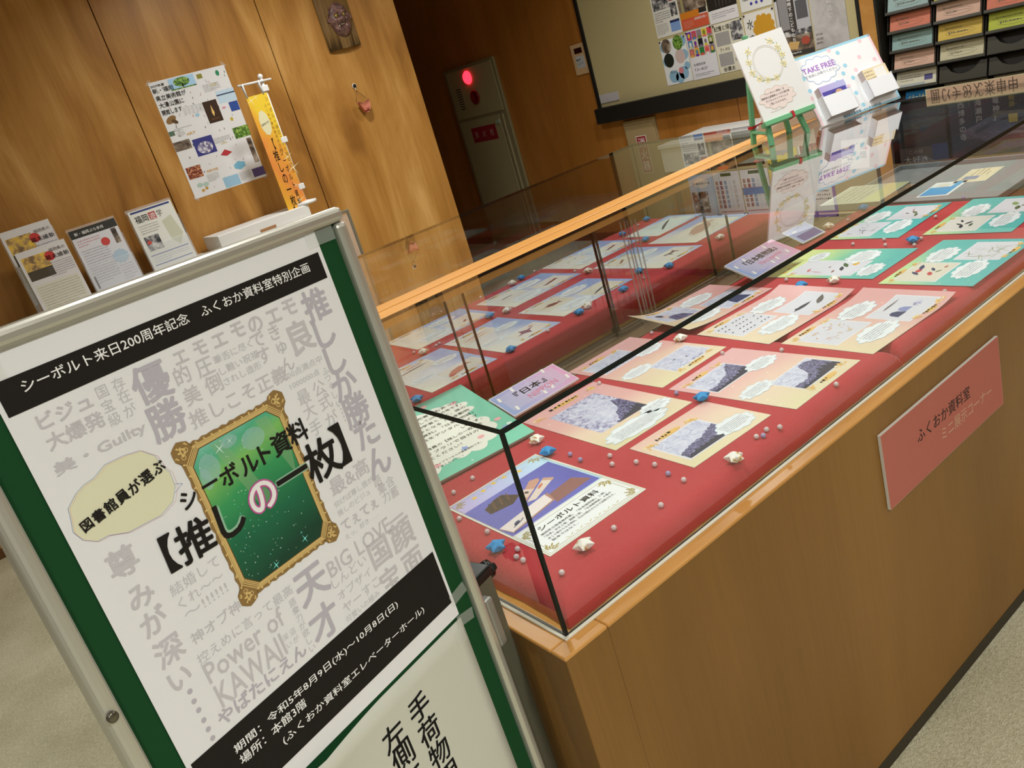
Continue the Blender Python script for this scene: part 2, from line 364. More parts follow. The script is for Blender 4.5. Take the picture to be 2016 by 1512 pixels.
# ================================================================== ROOM
FL = -0.745; YW = 3.8; XF = 4.0
X0, X1, Y0, Y1 = -4.2, XF + 0.15, -4.2, 7.6
tag(bx('floor', (X0, Y0, FL - 0.1), (X1, Y1, FL), CARPET), 'beige flecked carpet floor of the hall', kind='structure')
tag(bx('ceiling', (X0, Y0, CEIL), (X1, Y1, CEIL + 0.1), P('#d8d4c8', 0.9)), kind='structure')
tag(bx('wall_rear', (X0 - 0.1, Y0, FL), (X0, Y1, CEIL), P('#ccccd0', 0.9)), kind='structure')
tag(bx('wall_near', (X0, Y0 - 0.1, FL), (X1, Y0, CEIL), P('#c6c8cc', 0.9)), kind='structure')
tag(bx('wall_corridor', (2.2, Y1, FL), (X1, Y1 + 0.1, CEIL), W_FAR), kind='structure')
# panelled wall behind the notice board
GAP = P('#2c1408', 0.8)
wl = tag(bx('wall_left', (X0, YW + 0.008, FL), (2.44, YW + 0.16, CEIL), GAP), kind='structure')
seams = [X0, -2.47, -1.65, -0.835, -0.015, 0.785, 1.60, 2.44]
for i in range(7):
    a, b = seams[i] + (0.0025 if i else 0), seams[i + 1] - (0.0025 if i < 6 else 0)
    link('wood_panel', B().box((a, YW - 0.006, FL), (b, YW + 0.008, CEIL), W_WALL, 0.001, 1).mesh('wood_panel'), wl)
# return of that wall, forming the corridor
wr = tag(bx('wall_return', (2.30, YW + 0.16, FL), (2.44, Y1, CEIL), W_FAR), kind='structure')
wf = tag(bx('wall_far', (XF + 0.008, Y0, FL), (X1, Y1, CEIL), GAP), kind='structure')
sf = [Y0, -1.75, -0.85, 0.03, 0.93, 1.83, 2.73, 3.62, 4.52, 5.42, 6.3, Y1]
for i in range(len(sf) - 1):
    link('wood_panel', B().box((XF - 0.004, sf[i] + 0.002, FL), (XF + 0.008, sf[i + 1] - 0.002, CEIL), W_FAR, 0.001, 1).mesh('wood_panel'), wf)
tag(bx('trim_1', (XF - 0.05, 1.735, FL), (XF - 0.004, 1.82, CEIL), W_RIMX, bev=0.003), kind='structure')
tag(bx('baseboard_far', (XF - 0.014, Y0, FL), (XF - 0.004, Y1, FL + 0.06), P('#33281c', 0.6)), kind='structure')
tag(bx('baseboard_left', (X0, YW - 0.014, FL), (2.44, YW - 0.006, FL + 0.05), P('#5a3c1c', 0.6)), kind='structure')

# ================================================================== DISPLAY CASE
CX, CY, H = 1.889, 1.582, 0.3184
case = thing('display_case', 'large wooden floor-standing display case with glass top and two red-lined bays', 'display case', loc=(0.9, 0.75, FL))
O_ = 0.029
def cp(name, a, b, mat, bev=0.0, par=None, lab=None):
    o = B().box(a, b, mat, bev).make(name, par or case, Matrix())
    if lab: o['label'] = lab
    return o
cp('plinth', (-O_ - 0.0005, -O_ - 0.0005, FL), (CX + O_, CY + O_, -0.7155), P('#3a3426', 0.7))
cp('front_panel', (0.05, -O_ + 0.0005, -0.715), (CX + 0.0, -O_ + 0.02, -0.0062), W_CAB)
cp('end_panel', (-O_ + 0.0005, -0.0, -0.715), (-O_ + 0.02, CY, -0.0062), W_CAB)
cp('end_panel', (CX + O_ - 0.02, 0.0, -0.715), (CX + O_ - 0.0005, CY, -0.0062), W_CAB)
cp('back_panel', (0.05, CY + O_ - 0.02, -0.715), (CX, CY + O_ - 0.0005, -0.0062), W_CAB)
for (x, y) in ((-O_, -O_), (CX - 0.05, -O_), (-O_, CY - 0.05), (CX - 0.05, CY - 0.05)):
    cp('corner_post', (x, y, -0.716), (x + 0.079, y + 0.079, -0.0062), W_CAB, 0.0015)
for (nm, a, b, m_) in (('rim_board', (-O_ - 0.002, -O_ - 0.002, -0.006), (0.048, 0.0, 0.0), W_RIMX), ('rim_board', (0.0485, -O_ - 0.002, -0.006), (CX + O_, 0.0, 0.0), W_RIMX),
                       ('rim_board', (-O_ - 0.002, 0.0, -0.006), (0.0, CY + O_, 0.0), W_RIMY), ('rim_board', (CX, 0.0, -0.006), (CX + O_ + 0.002, CY + O_, 0.0), W_RIMY),
                       ('rim_board', (0.0, CY, -0.006), (CX, CY + O_ + 0.002, 0.0), W_RIMX)):
    cp(nm, a, b, m_, 0.0025)
cp('base_board', (0.0, 0.0, -0.05), (CX, CY, -0.012), W_SILL)
for y0_, y1_ in ((0.0, 0.66), (0.84, CY)): cp('bay_floor', (0.0, y0_, -0.0125), (CX, y1_, -0.0008), W_RIMX)
SEAL = P('#d9d6c4', 0.5)
for a, b in (((-0.006, -0.006, -0.0005), (CX + 0.006, -0.0005, 0.003)), ((-0.006, -0.0005, -0.0005), (-0.0005, CY + 0.006, 0.003)), ((CX + 0.0005, -0.0005, -0.0005), (CX + 0.006, CY, 0.003)), ((0, CY + 0.0005, -0.0005), (CX, CY + 0.006, 0.003))):
    cp('seal_strip', a, b, SEAL, 0.001)
TH = 0.0058
def pane(name, a, b, par=None, cut=None):
    """sheet of glass: clear broad faces, dark green edges"""
    d = [b[i] - a[i] for i in range(3)]; ax = d.index(min(d))
    bm_ = bmesh.new(); bmesh.ops.create_cube(bm_, size=1)
    for v in bm_.verts: v.co = tuple(v.co[i] * d[i] + (a[i] + b[i]) / 2 for i in range(3))
    bb = B(); vs = [v.co[:] for v in bm_.verts]
    for v in bm_.verts: pass
    bm_.verts.index_update(); bm_.normal_update()
    for f in bm_.faces: bb.add(vs, [[v.index for v in f.verts]], GLASS if abs(f.normal[ax]) > 0.9 else GEDGE)
    bm_.free(); return bb.make(name, par or case, Matrix())
pane('glass_pane', (0, 0, 0.0), (CX, TH, H - 0.0078))
pane('glass_pane', (0, TH, 0.0), (TH, CY, H - 0.0078))
pane('glass_pane', (CX - TH, TH, 0.0), (CX, CY, H - 0.0078))
pane('glass_pane', (TH, CY - TH, 0.0), (CX - TH, CY, H - 0.0078))
pane('glass_top', (0, 0, H - 0.0078), (CX, 0.7405, H))
pane('glass_top', (0, 0.858, H - 0.0078), (CX, CY, H))
cp('corner_seam', (-0.0006, -0.0006, 0.0), (0.0045, 0.004, H - 0.0078), GEDGE)
# wooden rail between the two glass tops, with its groove
rl = B(); W_R = W_RAIL
rl.box((-0.004, 0.741, H - 0.024), (CX, 0.7955, H + 0.001), W_R, 0.0015).box((-0.004, 0.8035, H - 0.024), (CX, 0.858, H + 0.001), W_R, 0.0015).box((-0.003, 0.795, H - 0.023), (CX - 0.001, 0.804, H - 0.009), W_SILL)
rail = rl.make('top_rail', case, Matrix())
cp('sill', (TH, 0.661, -0.0125), (CX - TH, 0.839, -0.006), W_SILL, 0.001)
TRK = P('#b8ae98', 0.35, metal=0.6)
for y in (0.672, 0.715, 0.785, 0.815): cp('track_rail', (TH, y - 0.0014, -0.0065), (CX - TH, y + 0.0014, -0.0015), TRK)
EDG = P('#3a2c20', 0.3, metal=0.4)
for i, (a, b, y) in enumerate(((0.02, 0.480, 0.785), (0.443, 0.93, 0.815), (0.89, 1.40, 0.785), (1.34, CX - 0.02, 0.815))):
    d = pane('sliding_door', (a, y - 0.0025, -0.001), (b, y + 0.0025, H - 0.0245))
    WM[d.name] = Matrix()
    for x in (a, b - 0.003): cp('edge_strip', (x - 0.0003, y - 0.0032, -0.001), (x + 0.0032, y + 0.0032, H - 0.0245), EDG if i != 1 else P('#6a5a4a', 0.3), par=d)
    cp('door_bracket', (b - 0.02, y - 0.006, -0.001), (b - 0.002, y + 0.006, 0.014), P('#3c3024', 0.5), par=d)
for k, x in enumerate((0.955, 0.975, 0.99, 1.01, 1.03)): cp('acrylic_stop', (x, 0.742 + 0.006 * k, -0.004), (x + 0.003, 0.745 + 0.006 * k, H - 0.03 - 0.004 * k), P('#c9bdb2', 0.15, alpha=0.45))

def cloth_slab(name, x0, x1, y0, y1, zt, r, label, seed):
    def ax(a, b, r):
        e = [a + r * (1 - math.cos(math.pi / 2 * i / 7)) for i in range(8)]
        n = max(6, int((b - a - 2 * r) / 0.02)); m_ = [a + r + (b - a - 2 * r) * i / n for i in range(1, n)]
        return e + m_ + [b - (q - a) for q in reversed(e)]
    xs, ys = ax(x0, x1, r), ax(y0, y1, r); vs = []; fs = []
    for y in ys:
        for x in xs:
            d = min(x - x0, x1 - x, y - y0, y1 - y); k = min(d / r, 1)
            z = zt * math.sqrt(max(0, 1 - (1 - k) ** 2)) + 0.001
            w = (1 - min(1, d / (r * 1.8))); nz = noise.noise(Vector((x * 9 + seed, y * 9, seed)))
            dx = 0.004 * w * noise.noise(Vector((x * 22, y * 22, seed + 5))); z += 0.004 * w * nz * (1 if z > 0.004 else 0)
            vs.append((x + dx, y + dx * 0.6, max(0.0005, z)))
    nx = len(xs)
    for j in range(len(ys) - 1):
        for i in range(nx - 1): a = j * nx + i; fs.append([a, a + 1, a + nx + 1, a + nx])
    o = B().add(vs, fs, CLOTH, True).make(name); tag(o, label, 'cloth', 'red cloths lining the case'); return o
ZC = 0.035
cloth_slab('red_cloth', 0.016, 0.8925, 0.0085, 0.655, ZC, 0.032, 'red cloth lining the near half of the front bay under the pink sheets', 1.3)
cloth_slab('red_cloth', 0.8935, 1.868, 0.0085, 0.655, ZC - 0.0012, 0.030, 'red cloth lining the far half of the front bay under the green-edged sheets', 4.1)
cloth_slab('red_cloth', 0.020, 1.86, 0.845, 1.573, ZC, 0.030, 'red cloth lining the back bay under the blue animal sheets', 8.7)

# ================================================================== NOTICE BOARD STAND
U = Vector((0.95792, 0.28535, -0.03105)); V = Vector((0.01599, 0.05494, 0.99836))
Bm = frame((-0.46001, -0.04059, 0.62160), U, V)
def bp_(u, v, w): return Bm @ Vector((u, v, w))
base = bp_(0.18, -0.6, -0.04); base.z = FL
sb = thing('notice_board_stand', 'grey metal-framed green notice board on legs in front of the display case', 'notice board', M=T(*base))
UL, UR, VT, VB = -0.0415, 0.4075, 0.0165, -0.905; FW = 0.0165
B().box((UL + 0.008, VB + 0.008, -0.012), (UR - 0.008, VT - 0.008, -0.0012), GREEN).make('green_panel', sb, Bm)
for a, b in (((UL, VT - FW, -0.016), (UR, VT, 0.0085)), ((UL, VB, -0.016), (UR, VB + FW, 0.0085)), ((UL, VB + FW, -0.016), (UL + FW, VT - FW, 0.0085)), ((UR - FW, VB + FW, -0.016), (UR, VT - FW, 0.0085))):
    B().box(a, b, ALU, 0.006, 3).make('frame_rail', sb, Bm)
B().lathe([(0.002, 0), (0.005, 0), (0.005, 0.003), (0.003, 0.004)], P('#6a6658', 0.3, metal=0.8), 12, T(UL + 0.006, -0.315, 0.0085)).make('screw', sb, Bm)
for s, u in ((1, 0.446), (-1, -0.080)):
    p0 = bp_(u, -0.508, -0.040); p1 = Vector((p0.x, p0.y, FL + 0.05))
    b = B().bar(p1, p0, 0.034, 0.030, OLIVE, up=(U.x, U.y, 0), bev=0.002); leg = b.make('leg', sb, Matrix())
    B().bar(p0 - Vector((0, 0, 0.004)), p0 + Vector((0, 0, 0.012)), 0.038, 0.035, BLACK, up=(U.x, U.y, 0), bev=0.003).make('end_cap', leg, Matrix())
    B().box((u - 0.02 * s - 0.008, -0.60, -0.03), (u - 0.02 * s + 0.008, -0.525, -0.006), P('#9a9a92', 0.4, metal=0.5), 0.004).make('hinge_plate', sb, Bm)
    k = B().lathe([(0.004, 0.0), (0.013, 0.001), (0.014, 0.006), (0.013, 0.012), (0.006, 0.015)], BLACK, 10).lathe([(0.003, -0.02), (0.004, 0.0)], BLACK, 8)
    k.box((-0.021, -0.006, 0.003), (0.021, 0.006, 0.014), BLACK, 0.004)
    k.make('clamp_knob', sb, T(*bp_(u + 0.026 * s, -0.518, -0.048)) @ Matrix.Rotation(R_(90 * s), 4, 'Y') @ Matrix.Rotation(R_(62), 4, 'Z'))
    B().bar((p1.x, p1.y - 0.22, FL + 0.035), (p1.x, p1.y + 0.22, FL + 0.035), 0.03, 0.03, OLIVE, bev=0.003).make('foot', sb, Matrix())
B().bar(bp_(-0.06, -0.95, -0.04), bp_(0.426, -0.95, -0.04), 0.025, 0.025, OLIVE, bev=0.002).make('cross_bar', sb, Matrix())

# ---- the poster on it
PW, PH = 0.364, 0.503
Pm = Bm @ T(0, -PH, 0.0004)
pc = C(0.00010)
GR = P('#c6c4c8', 0.75, spec=0.1); GRB = P('#bab6bf', 0.75, spec=0.1); BLK = P('#211e1b', 0.7, spec=0.15); WT = P('#eeeeec', 0.75, spec=0.1)
SRC = [
('L', 'シーボルト来日200周年記念\u3000ふくおか資料室特別企画', 0.0229, -0.0355, 0.3165, 0.0047, 'w'),
('L', '期間：令和5年8月9日(水)～10月8日(日)', 0.045, -0.4281, 0.2378, -0.0015, 'w'),
('L', '場所：本館3階', 0.0454, -0.4425, 0.0852, 0.001, 'w'),
('L', '(ふくおか資料室エレベーターホール)', 0.0912, -0.4589, 0.224, -0.002, 'w'),
('L', 'ビジュ', 0.0212, -0.0671, 0.0478, 0.0041, 'gb'),
('L', '大爆発', 0.0203, -0.0882, 0.0515, 0.0088, 'gb'),
('L', '美・Guilty', 0.0159, -0.1113, 0.086, 0.0078, 'gb'),
('G', '国', 0.0801, -0.0633, 0.0118, 0, 'gt', 1),
('G', '宝', 0.0793, -0.0763, 0.0118, 0, 'gt', 1),
('G', '級', 0.0797, -0.0894, 0.0119, 0, 'gt', 1),
('G', '存', 0.096, -0.0632, 0.0122, 0, 'gt', 1),
('G', '在', 0.096, -0.0749, 0.0122, 0, 'gt', 1),
('G', 'が', 0.0952, -0.0883, 0.0123, 0, 'gt', 1),
('G', '優', 0.124, -0.074, 0.0358, 0, 'gB', 1),
('G', '勝', 0.123, -0.1107, 0.0363, 0, 'gB', 1),
('G', 'エ', 0.1605, -0.0644, 0.0163, 0, 'gb', 1),
('G', 'モ', 0.1829, -0.064, 0.017, 0, 'gb', 1),
('G', 'エ', 0.2051, -0.0648, 0.0177, 0, 'gb', 1),
('G', 'モ', 0.2283, -0.0632, 0.0184, 0, 'gb', 1),
('G', 'の', 0.2498, -0.0654, 0.0191, 0, 'gb', 1),
('G', 'エ', 0.274, -0.0656, 0.0199, 0, 'gb', 1),
('G', 'モ', 0.2965, -0.064, 0.0206, 0, 'gb', 1),
('G', '的', 0.1545, -0.0798, 0.0183, 0, 'g', 1),
('G', '美', 0.1554, -0.1012, 0.0184, 0, 'g', 1),
('G', '圧', 0.179, -0.0826, 0.0191, 0, 'g', 1),
('G', '倒', 0.1803, -0.1013, 0.0193, 0, 'g', 1),
('L', '筆舌に尽く', 0.1903, -0.0827, 0.047, 0.0036, 'gt'),
('L', 'し難い祝福', 0.1916, -0.094, 0.0481, 0.0014, 'gt'),
('L', 'されし造形', 0.1911, -0.106, 0.0468, 0.003, 'gt'),
('G', 'で', 0.2454, -0.081, 0.0179, 0, 'g', 1),
('G', 'す', 0.2454, -0.0978, 0.018, 0, 'g', 1),
('G', 'き', 0.2671, -0.0812, 0.0173, 0, 'g', 1),
('G', 'ゅ', 0.2687, -0.0989, 0.0175, 0, 'g', 1),
('G', 'ん', 0.2675, -0.1171, 0.0175, 0, 'g', 1),
('G', '良', 0.2963, -0.0971, 0.0359, 0, 'gb', 1),
('G', '推', 0.3302, -0.0734, 0.0355, 0, 'gB', 1),
('G', 'し', 0.3277, -0.1051, 0.0357, 0, 'gB', 1),
('G', 'し', 0.3282, -0.137, 0.0362, 0, 'gB', 1),
('G', 'か', 0.3277, -0.1676, 0.0365, 0, 'gB', 1),
('G', '勝', 0.3297, -0.1999, 0.0371, 0, 'gB', 1),
('G', 'た', 0.3313, -0.2295, 0.0376, 0, 'gB', 1),
('G', 'ん', 0.3327, -0.2674, 0.0383, 0, 'gB', 1),
('L', '推しこそ正義', 0.1425, -0.1288, 0.1195, 0.0104, 'g'),
('L', '100点満点中', 0.2583, -0.1305, 0.0528, 0.0037, 'gt'),
('L', '1000000点', 0.2596, -0.142, 0.0419, 0.0036, 'gt'),
('G', '最', 0.271, -0.1568, 0.0172, 0, 'gt', 1),
('G', '大', 0.2711, -0.1733, 0.0174, 0, 'gt', 1),
('G', '手', 0.2706, -0.1927, 0.0175, 0, 'gt', 1),
('G', '公', 0.2934, -0.1566, 0.0179, 0, 'gt', 1),
('G', '式', 0.2943, -0.1737, 0.018, 0, 'gt', 1),
('G', 'が', 0.294, -0.1935, 0.0182, 0, 'gt', 1),
('G', 'ふ', 0.3095, -0.1434, 0.0095, 0, 'gt', 1),
('G', 'つ', 0.3089, -0.1522, 0.0095, 0, 'gt', 1),
('G', 'く', 0.3091, -0.1615, 0.0095, 0, 'gt', 1),
('G', 'し', 0.3098, -0.1718, 0.0096, 0, 'gt', 1),
('G', 'い', 0.3109, -0.1831, 0.0096, 0, 'gt', 1),
('G', '・', 0.3105, -0.1899, 0.0096, 0, 'gt', 1),
('G', '・', 0.3102, -0.1944, 0.0097, 0, 'gt', 1),
('G', '・', 0.3102, -0.1991, 0.0097, 0, 'gt', 1),
('G', '・', 0.3102, -0.2039, 0.0097, 0, 'gt', 1),
('L', '最&高', 0.2573, -0.2673, 0.0594, 0.0102, 'g'),
('L', 'てぇてぇ', 0.2526, -0.3076, 0.0574, -0.0002, 'gb'),
('L', '仰げば尊し我が', 0.2545, -0.2807, 0.0607, -0.0002, 'gt'),
('L', '推しのビジュ', 0.2542, -0.2909, 0.0512, -0.0009, 'gt'),
('L', 'えっ、好き……', 0.252, -0.3186, 0.0531, -0.003, 'gt'),
('G', '語', 0.3208, -0.2866, 0.0131, 0, 'gt', 1),
('G', '彙', 0.3228, -0.2976, 0.0132, 0, 'gt', 1),
('G', '力', 0.3241, -0.3101, 0.0133, 0, 'gt', 1),
('G', '含', 0.3375, -0.2968, 0.0135, 0, 'gt', 1),
('G', '蓄', 0.3379, -0.3114, 0.0136, 0, 'gt', 1),
('L', 'BIG LOVE―', 0.2158, -0.3386, 0.1231, -0.0016, 'g'),
('G', '国', 0.2872, -0.3611, 0.0343, 0, 'gb', 1),
('G', '顔', 0.3257, -0.3616, 0.0364, 0, 'gb', 1),
('G', '宝', 0.2867, -0.3979, 0.032, 0, 'gb', 1),
('G', '面', 0.3269, -0.4012, 0.0341, 0, 'gb', 1),
('L', 'しんどい', 0.2134, -0.3556, 0.0527, -0.0, 'gt'),
('L', 'オブザイ', 0.2144, -0.3724, 0.0515, 0.0013, 'gt'),
('L', 'ヤーすこ', 0.2145, -0.3888, 0.0573, 0.0011, 'gt'),
('L', '可愛いの極み', 0.2123, -0.4005, 0.0538, -0.0012, 'gt'),
('G', '天', 0.1919, -0.3388, 0.0413, 0, 'gB', 1),
('G', '才', 0.1878, -0.3834, 0.0396, 0, 'gB', 1),
('G', '尊', 0.0317, -0.2054, 0.0279, 0, 'gb', 1),
('G', 'み', 0.0327, -0.2418, 0.0251, 0, 'gb', 1),
('G', 'が', 0.0326, -0.2684, 0.0254, 0, 'gb', 1),
('G', '深', 0.0331, -0.3011, 0.0278, 0, 'gb', 1),
('G', 'い', 0.0306, -0.3304, 0.0245, 0, 'gb', 1),
('G', '●', 0.033, -0.3475, 0.0051, 0, 'g', 1),
('G', '●', 0.0324, -0.3583, 0.0051, 0, 'g', 1),
('G', '●', 0.0325, -0.3687, 0.0051, 0, 'g', 1),
('G', '●', 0.0325, -0.3805, 0.0052, 0, 'g', 1),
('G', '●', 0.0325, -0.3911, 0.0052, 0, 'g', 1),
('G', '●', 0.0324, -0.4016, 0.0052, 0, 'g', 1),
('L', '結婚して', 0.0568, -0.2555, 0.0538, 0.0013, 'gt'),
('L', 'くれ～～', 0.0581, -0.27, 0.0502, -0.0002, 'gt'),
('L', '～!!!!!!', 0.0588, -0.2843, 0.0484, 0.0024, 'gt'),
('L', '神オブ神', 0.0546, -0.3091, 0.0566, 0.0044, 'g'),
('L', '控えめに言って最高', 0.0515, -0.3279, 0.1168, -0.0003, 'gt'),
('L', 'Power of', 0.0522, -0.35, 0.0954, 0.0098, 'g'),
('L', 'KAWAII', 0.0529, -0.3743, 0.0831, 0.0044, 'g'),
('L', 'やばたにえん', 0.044, -0.3906, 0.1113, -0.003, 'gB'),
('G', '語', 0.1628, -0.3415, 0.0087, 0, 'gt', 1),
('G', '彙', 0.1627, -0.351, 0.0087, 0, 'gt', 1),
('G', '力', 0.1627, -0.3605, 0.0088, 0, 'gt', 1),
('G', 'が', 0.1626, -0.37, 0.0088, 0, 'gt', 1),
('G', '欲', 0.1626, -0.3796, 0.0089, 0, 'gt', 1),
('G', 'し', 0.1626, -0.3893, 0.0089, 0, 'gt', 1),
('G', 'い', 0.1625, -0.399, 0.009, 0, 'gt', 1),
('G', '沼', 0.1494, -0.3685, 0.0075, 0, 'gt', 1),
('G', 'が', 0.1498, -0.3776, 0.0075, 0, 'gt', 1),
('G', '深', 0.14, -0.3681, 0.0074, 0, 'gt', 1),
('G', 'い', 0.1406, -0.3777, 0.0074, 0, 'gt', 1),
('G', '図', 0.0192, -0.1602, 0.0109, 10.0, 'k', 1),
('G', '書', 0.0312, -0.158, 0.0111, 10.0, 'k', 1),
('G', '館', 0.0435, -0.1558, 0.0114, 10.0, 'k', 1),
('G', '員', 0.0561, -0.1536, 0.0117, 10.0, 'k', 1),
('G', 'が', 0.069, -0.1513, 0.012, 10.0, 'k', 1),
('G', '選', 0.0821, -0.149, 0.0123, 10.0, 'k', 1),
('G', 'ぶ', 0.0956, -0.1466, 0.0126, 10.0, 'k', 1),
('G', 'シ', 0.1093, -0.1872, 0.0195, 0.3, 'k', 1),
('G', 'ー', 0.1341, -0.185, 0.0204, 0.3, 'k', 1),
('G', 'ボ', 0.1561, -0.1876, 0.0212, 0.3, 'k', 1),
('G', 'ル', 0.1805, -0.1889, 0.0222, 0.3, 'k', 1),
('G', 'ト', 0.2013, -0.1879, 0.023, 0.3, 'k', 1),
('G', '資', 0.2227, -0.1874, 0.0239, 0.3, 'k', 1),
('G', '料', 0.2468, -0.1864, 0.0248, 0.3, 'k', 1),
('G', '【', 0.0717, -0.2222, 0.0342, -2.9, 'K', 1),
('G', '推', 0.0983, -0.2243, 0.036, -2.9, 'K', 1),
('G', 'し', 0.139, -0.2257, 0.0388, -2.9, 'K', 1),
('G', '一', 0.2205, -0.2233, 0.0398, -0.7, 'K', 1),
('G', '枚', 0.2625, -0.2265, 0.0428, -0.7, 'K', 1),
('G', '】', 0.2907, -0.2242, 0.0447, -0.7, 'K', 1),
('G', 'の', 0.1796, -0.2253, 0.036, 9, 'P', 1),
]
pc.cur = 'heading_band'; pc.rect(0.004, PH - 0.0518, 0.3585, PH - 0.0225, BLK, 2.2); pc.cur = 'footer_band'; pc.rect(0.0045, PH - 0.482, 0.3595, PH - 0.4075, BLK, 2.2)
pc.cur = 'lettering'
def sty(k): return {'w': (WT, 4, 0.012), 'g': (GR, 1, 0.012), 'gt': (GR, 1, 0.0), 'gb': (GR, 1, 0.028), 'gB': (GRB, 1, 0.032), 'k': (BLK, 9, 0.03), 'K': (BLK, 10, 0.028), 'P': (WT, 11, 0.02)}[k]
for it in SRC:
    if it[0] == 'L':
        _, t, x, y, w, h, k = it; m_, L, of = sty(k); 
        ne = sum(1.0 if ord(q) > 255 else 0.58 for q in t); em = w / ne; hh = em * (0.86 if max(map(ord, t)) > 255 else 1.05)
        pc.tbox(t, x, y + PH + h / 2 - hh / 2, w, hh, m_, L, of)
# gilt ornamental frame and its green stage picture
pc.cur = 'picture'
GO, GL, GD = P('#8e7040', 0.6), P('#d9bb78', 0.55), P('#5d4622', 0.7)
def fpt(u, v): return (u, v + PH)
inn = [fpt(*q) for q in [(0.1391, -0.1508), (0.2201, -0.153), (0.2301, -0.1631), (0.232, -0.2867), (0.2246, -0.2986), (0.1395, -0.299), (0.1274, -0.2871), (0.1274, -0.1647)]]
cxp = 0.18; cyp = PH - 0.225
def outline(gx, gy, amp, n=120):
    out = []; hx, hy = (0.2330 - 0.1265) / 2 + gx, (0.300 - 0.150) / 2 + gy
    corners = [(hx, hy), (-hx, hy), (-hx, -hy), (hx, -hy)]
    k = 26
    for i in range(4):
        a = Vector(corners[i]); b = Vector(corners[(i + 1) % 4]); d = (b - a).normalized(); nn = Vector((d.y, -d.x))
        ca = math.atan2(a.y, a.x)
        for j in range(9):
            t = ca - 0.0 - math.pi * 0.75 + (j / 8.0) * math.pi * 1.5
            r = 0.0105 * (1 + 0.10 * abs(math.sin(j * 1.6)))
            tt = math.atan2(a.y, a.x) + (-1.9 + 3.8 * j / 8)
            out.append((a.x * 0.93 + r * math.cos(tt), a.y * 0.95 + r * math.sin(tt)))
        L_ = (b - a).length
        for j in range(3, k - 2):
            q = a + (b - a) * (j / k); out.append((q.x + nn.x * amp * (abs(math.sin(j * 1.35)) - 0.3), q.y + nn.y * amp * (abs(math.sin(j * 1.35)) - 0.3)))
    return out
ol = outline(0.0085, 0.0085, 0.0022)
pc.put([(cxp, cyp)] + [(cxp + x, cyp + y) for x, y in ol], [[0, i + 1, (i + 1) % len(ol) + 1] for i in range(len(ol))], GO, 3)
def octo(g): 
    c = [(0.1391 - 0.0 , 0.150), (0.2210, 0.150), (0.2330, 0.163), (0.2330, 0.287), (0.2230, 0.300), (0.1395, 0.300), (0.1265, 0.287), (0.1265, 0.163)]
    return [(cxp + (x - 0.18) * (1 + g / 0.053), cyp - (y - 0.225) * (1 + g / 0.075)) for x, y in c]
for i, g in enumerate((0.0052, 0.0037, 0.0024, 0.0012)):
    pc.ring(octo(g), 0.0011, GL, 4 + 0.1 * i); 
pc.poly(octo(0.0), G_GREEN, 5); pc.ring(octo(0.0), 0.0007, GD, 5.5)
rnd = random.Random(3)
for i, (x, y) in enumerate(ol):      # curled leaf scrolls on the frame
    if i % 2 == 0:
        a = math.atan2(y, x); pc.ell(cxp + x * 0.945, cyp + y * 0.955, 0.0020, 0.00075, GL, 4.6, 8, a + rnd.uniform(-0.9, 0.9))
        pc.ell(cxp + x * 0.965, cyp + y * 0.97, 0.0016, 0.0005, GL, 4.7, 6, a + 1.2)
for sx_ in (-1, 1):
    for sy_ in (-1, 1):
        x, y = cxp + sx_ * 0.0575, cyp + sy_ * 0.080
        for k in range(5): pc.ell(x + sx_ * 0.0026 * math.cos(k * 1.25), y + 0.0032 * math.sin(k * 1.25), 0.0024, 0.0011, GL, 5, 10, k * 1.25)
        for q in (-1, 1):
            cc = (x - sx_ * 0.0045 * (q < 0) + sx_ * 0.0005, y - sy_ * 0.0055 * (q > 0) * 1.0 + 0.0002)
            pc.ring([(cc[0] + 0.0022 * math.cos(t * 0.628), cc[1] + 0.0022 * math.sin(t * 0.628)) for t in range(10)], 0.0008, GL, 5.2)
STR = P('#dff2ea', 0.5); TQ = P('#7fe0d8', 0.5); RAY = P('#a9d8a0', 0.5, alpha=0.30); MIST = P('#bfe6e6', 0.5, alpha=0.35)
pc.poly([fpt(0.150, -0.152), fpt(0.163, -0.152), fpt(0.193, -0.235), fpt(0.175, -0.235)], RAY, 6)
pc.poly([fpt(0.205, -0.153), fpt(0.220, -0.154), fpt(0.2315, -0.20), fpt(0.226, -0.225)], RAY, 6)
pc.ell(*fpt(0.141, -0.172), 0.011, 0.014, MIST, 6.2); pc.ell(*fpt(0.1335, -0.180), 0.006, 0.011, MIST, 6.3); pc.ell(*fpt(0.196, -0.168), 0.014, 0.011, MIST, 6.2); pc.ell(*fpt(0.170, -0.158), 0.010, 0.006, MIST, 6.3)
for (u, v, r) in ((0.158, -0.160, 0.0075), (0.171, -0.158, 0.0045)):
    pc.star(*fpt(u, v), r, r * 0.1, 4, STR, 7, 0.4)
for (u, v, r) in ((0.205, -0.291, 0.0055), (0.163, -0.296, 0.0055), (0.204, -0.283, 0.0022)): pc.star(*fpt(u, v), r, r * 0.14, 4, TQ, 7, 0.3)
for i in range(110):
    u = rnd.gauss(0.165, 0.022); v = rnd.uniform(-0.297, -0.153)
    if 0.129 < u < 0.2305: pc.star(*fpt(u, v), rnd.choice((0.0005, 0.0007, 0.0012)), 0.00025, 4, STR if rnd.random() < 0.7 else TQ, 7.2, rnd.random())
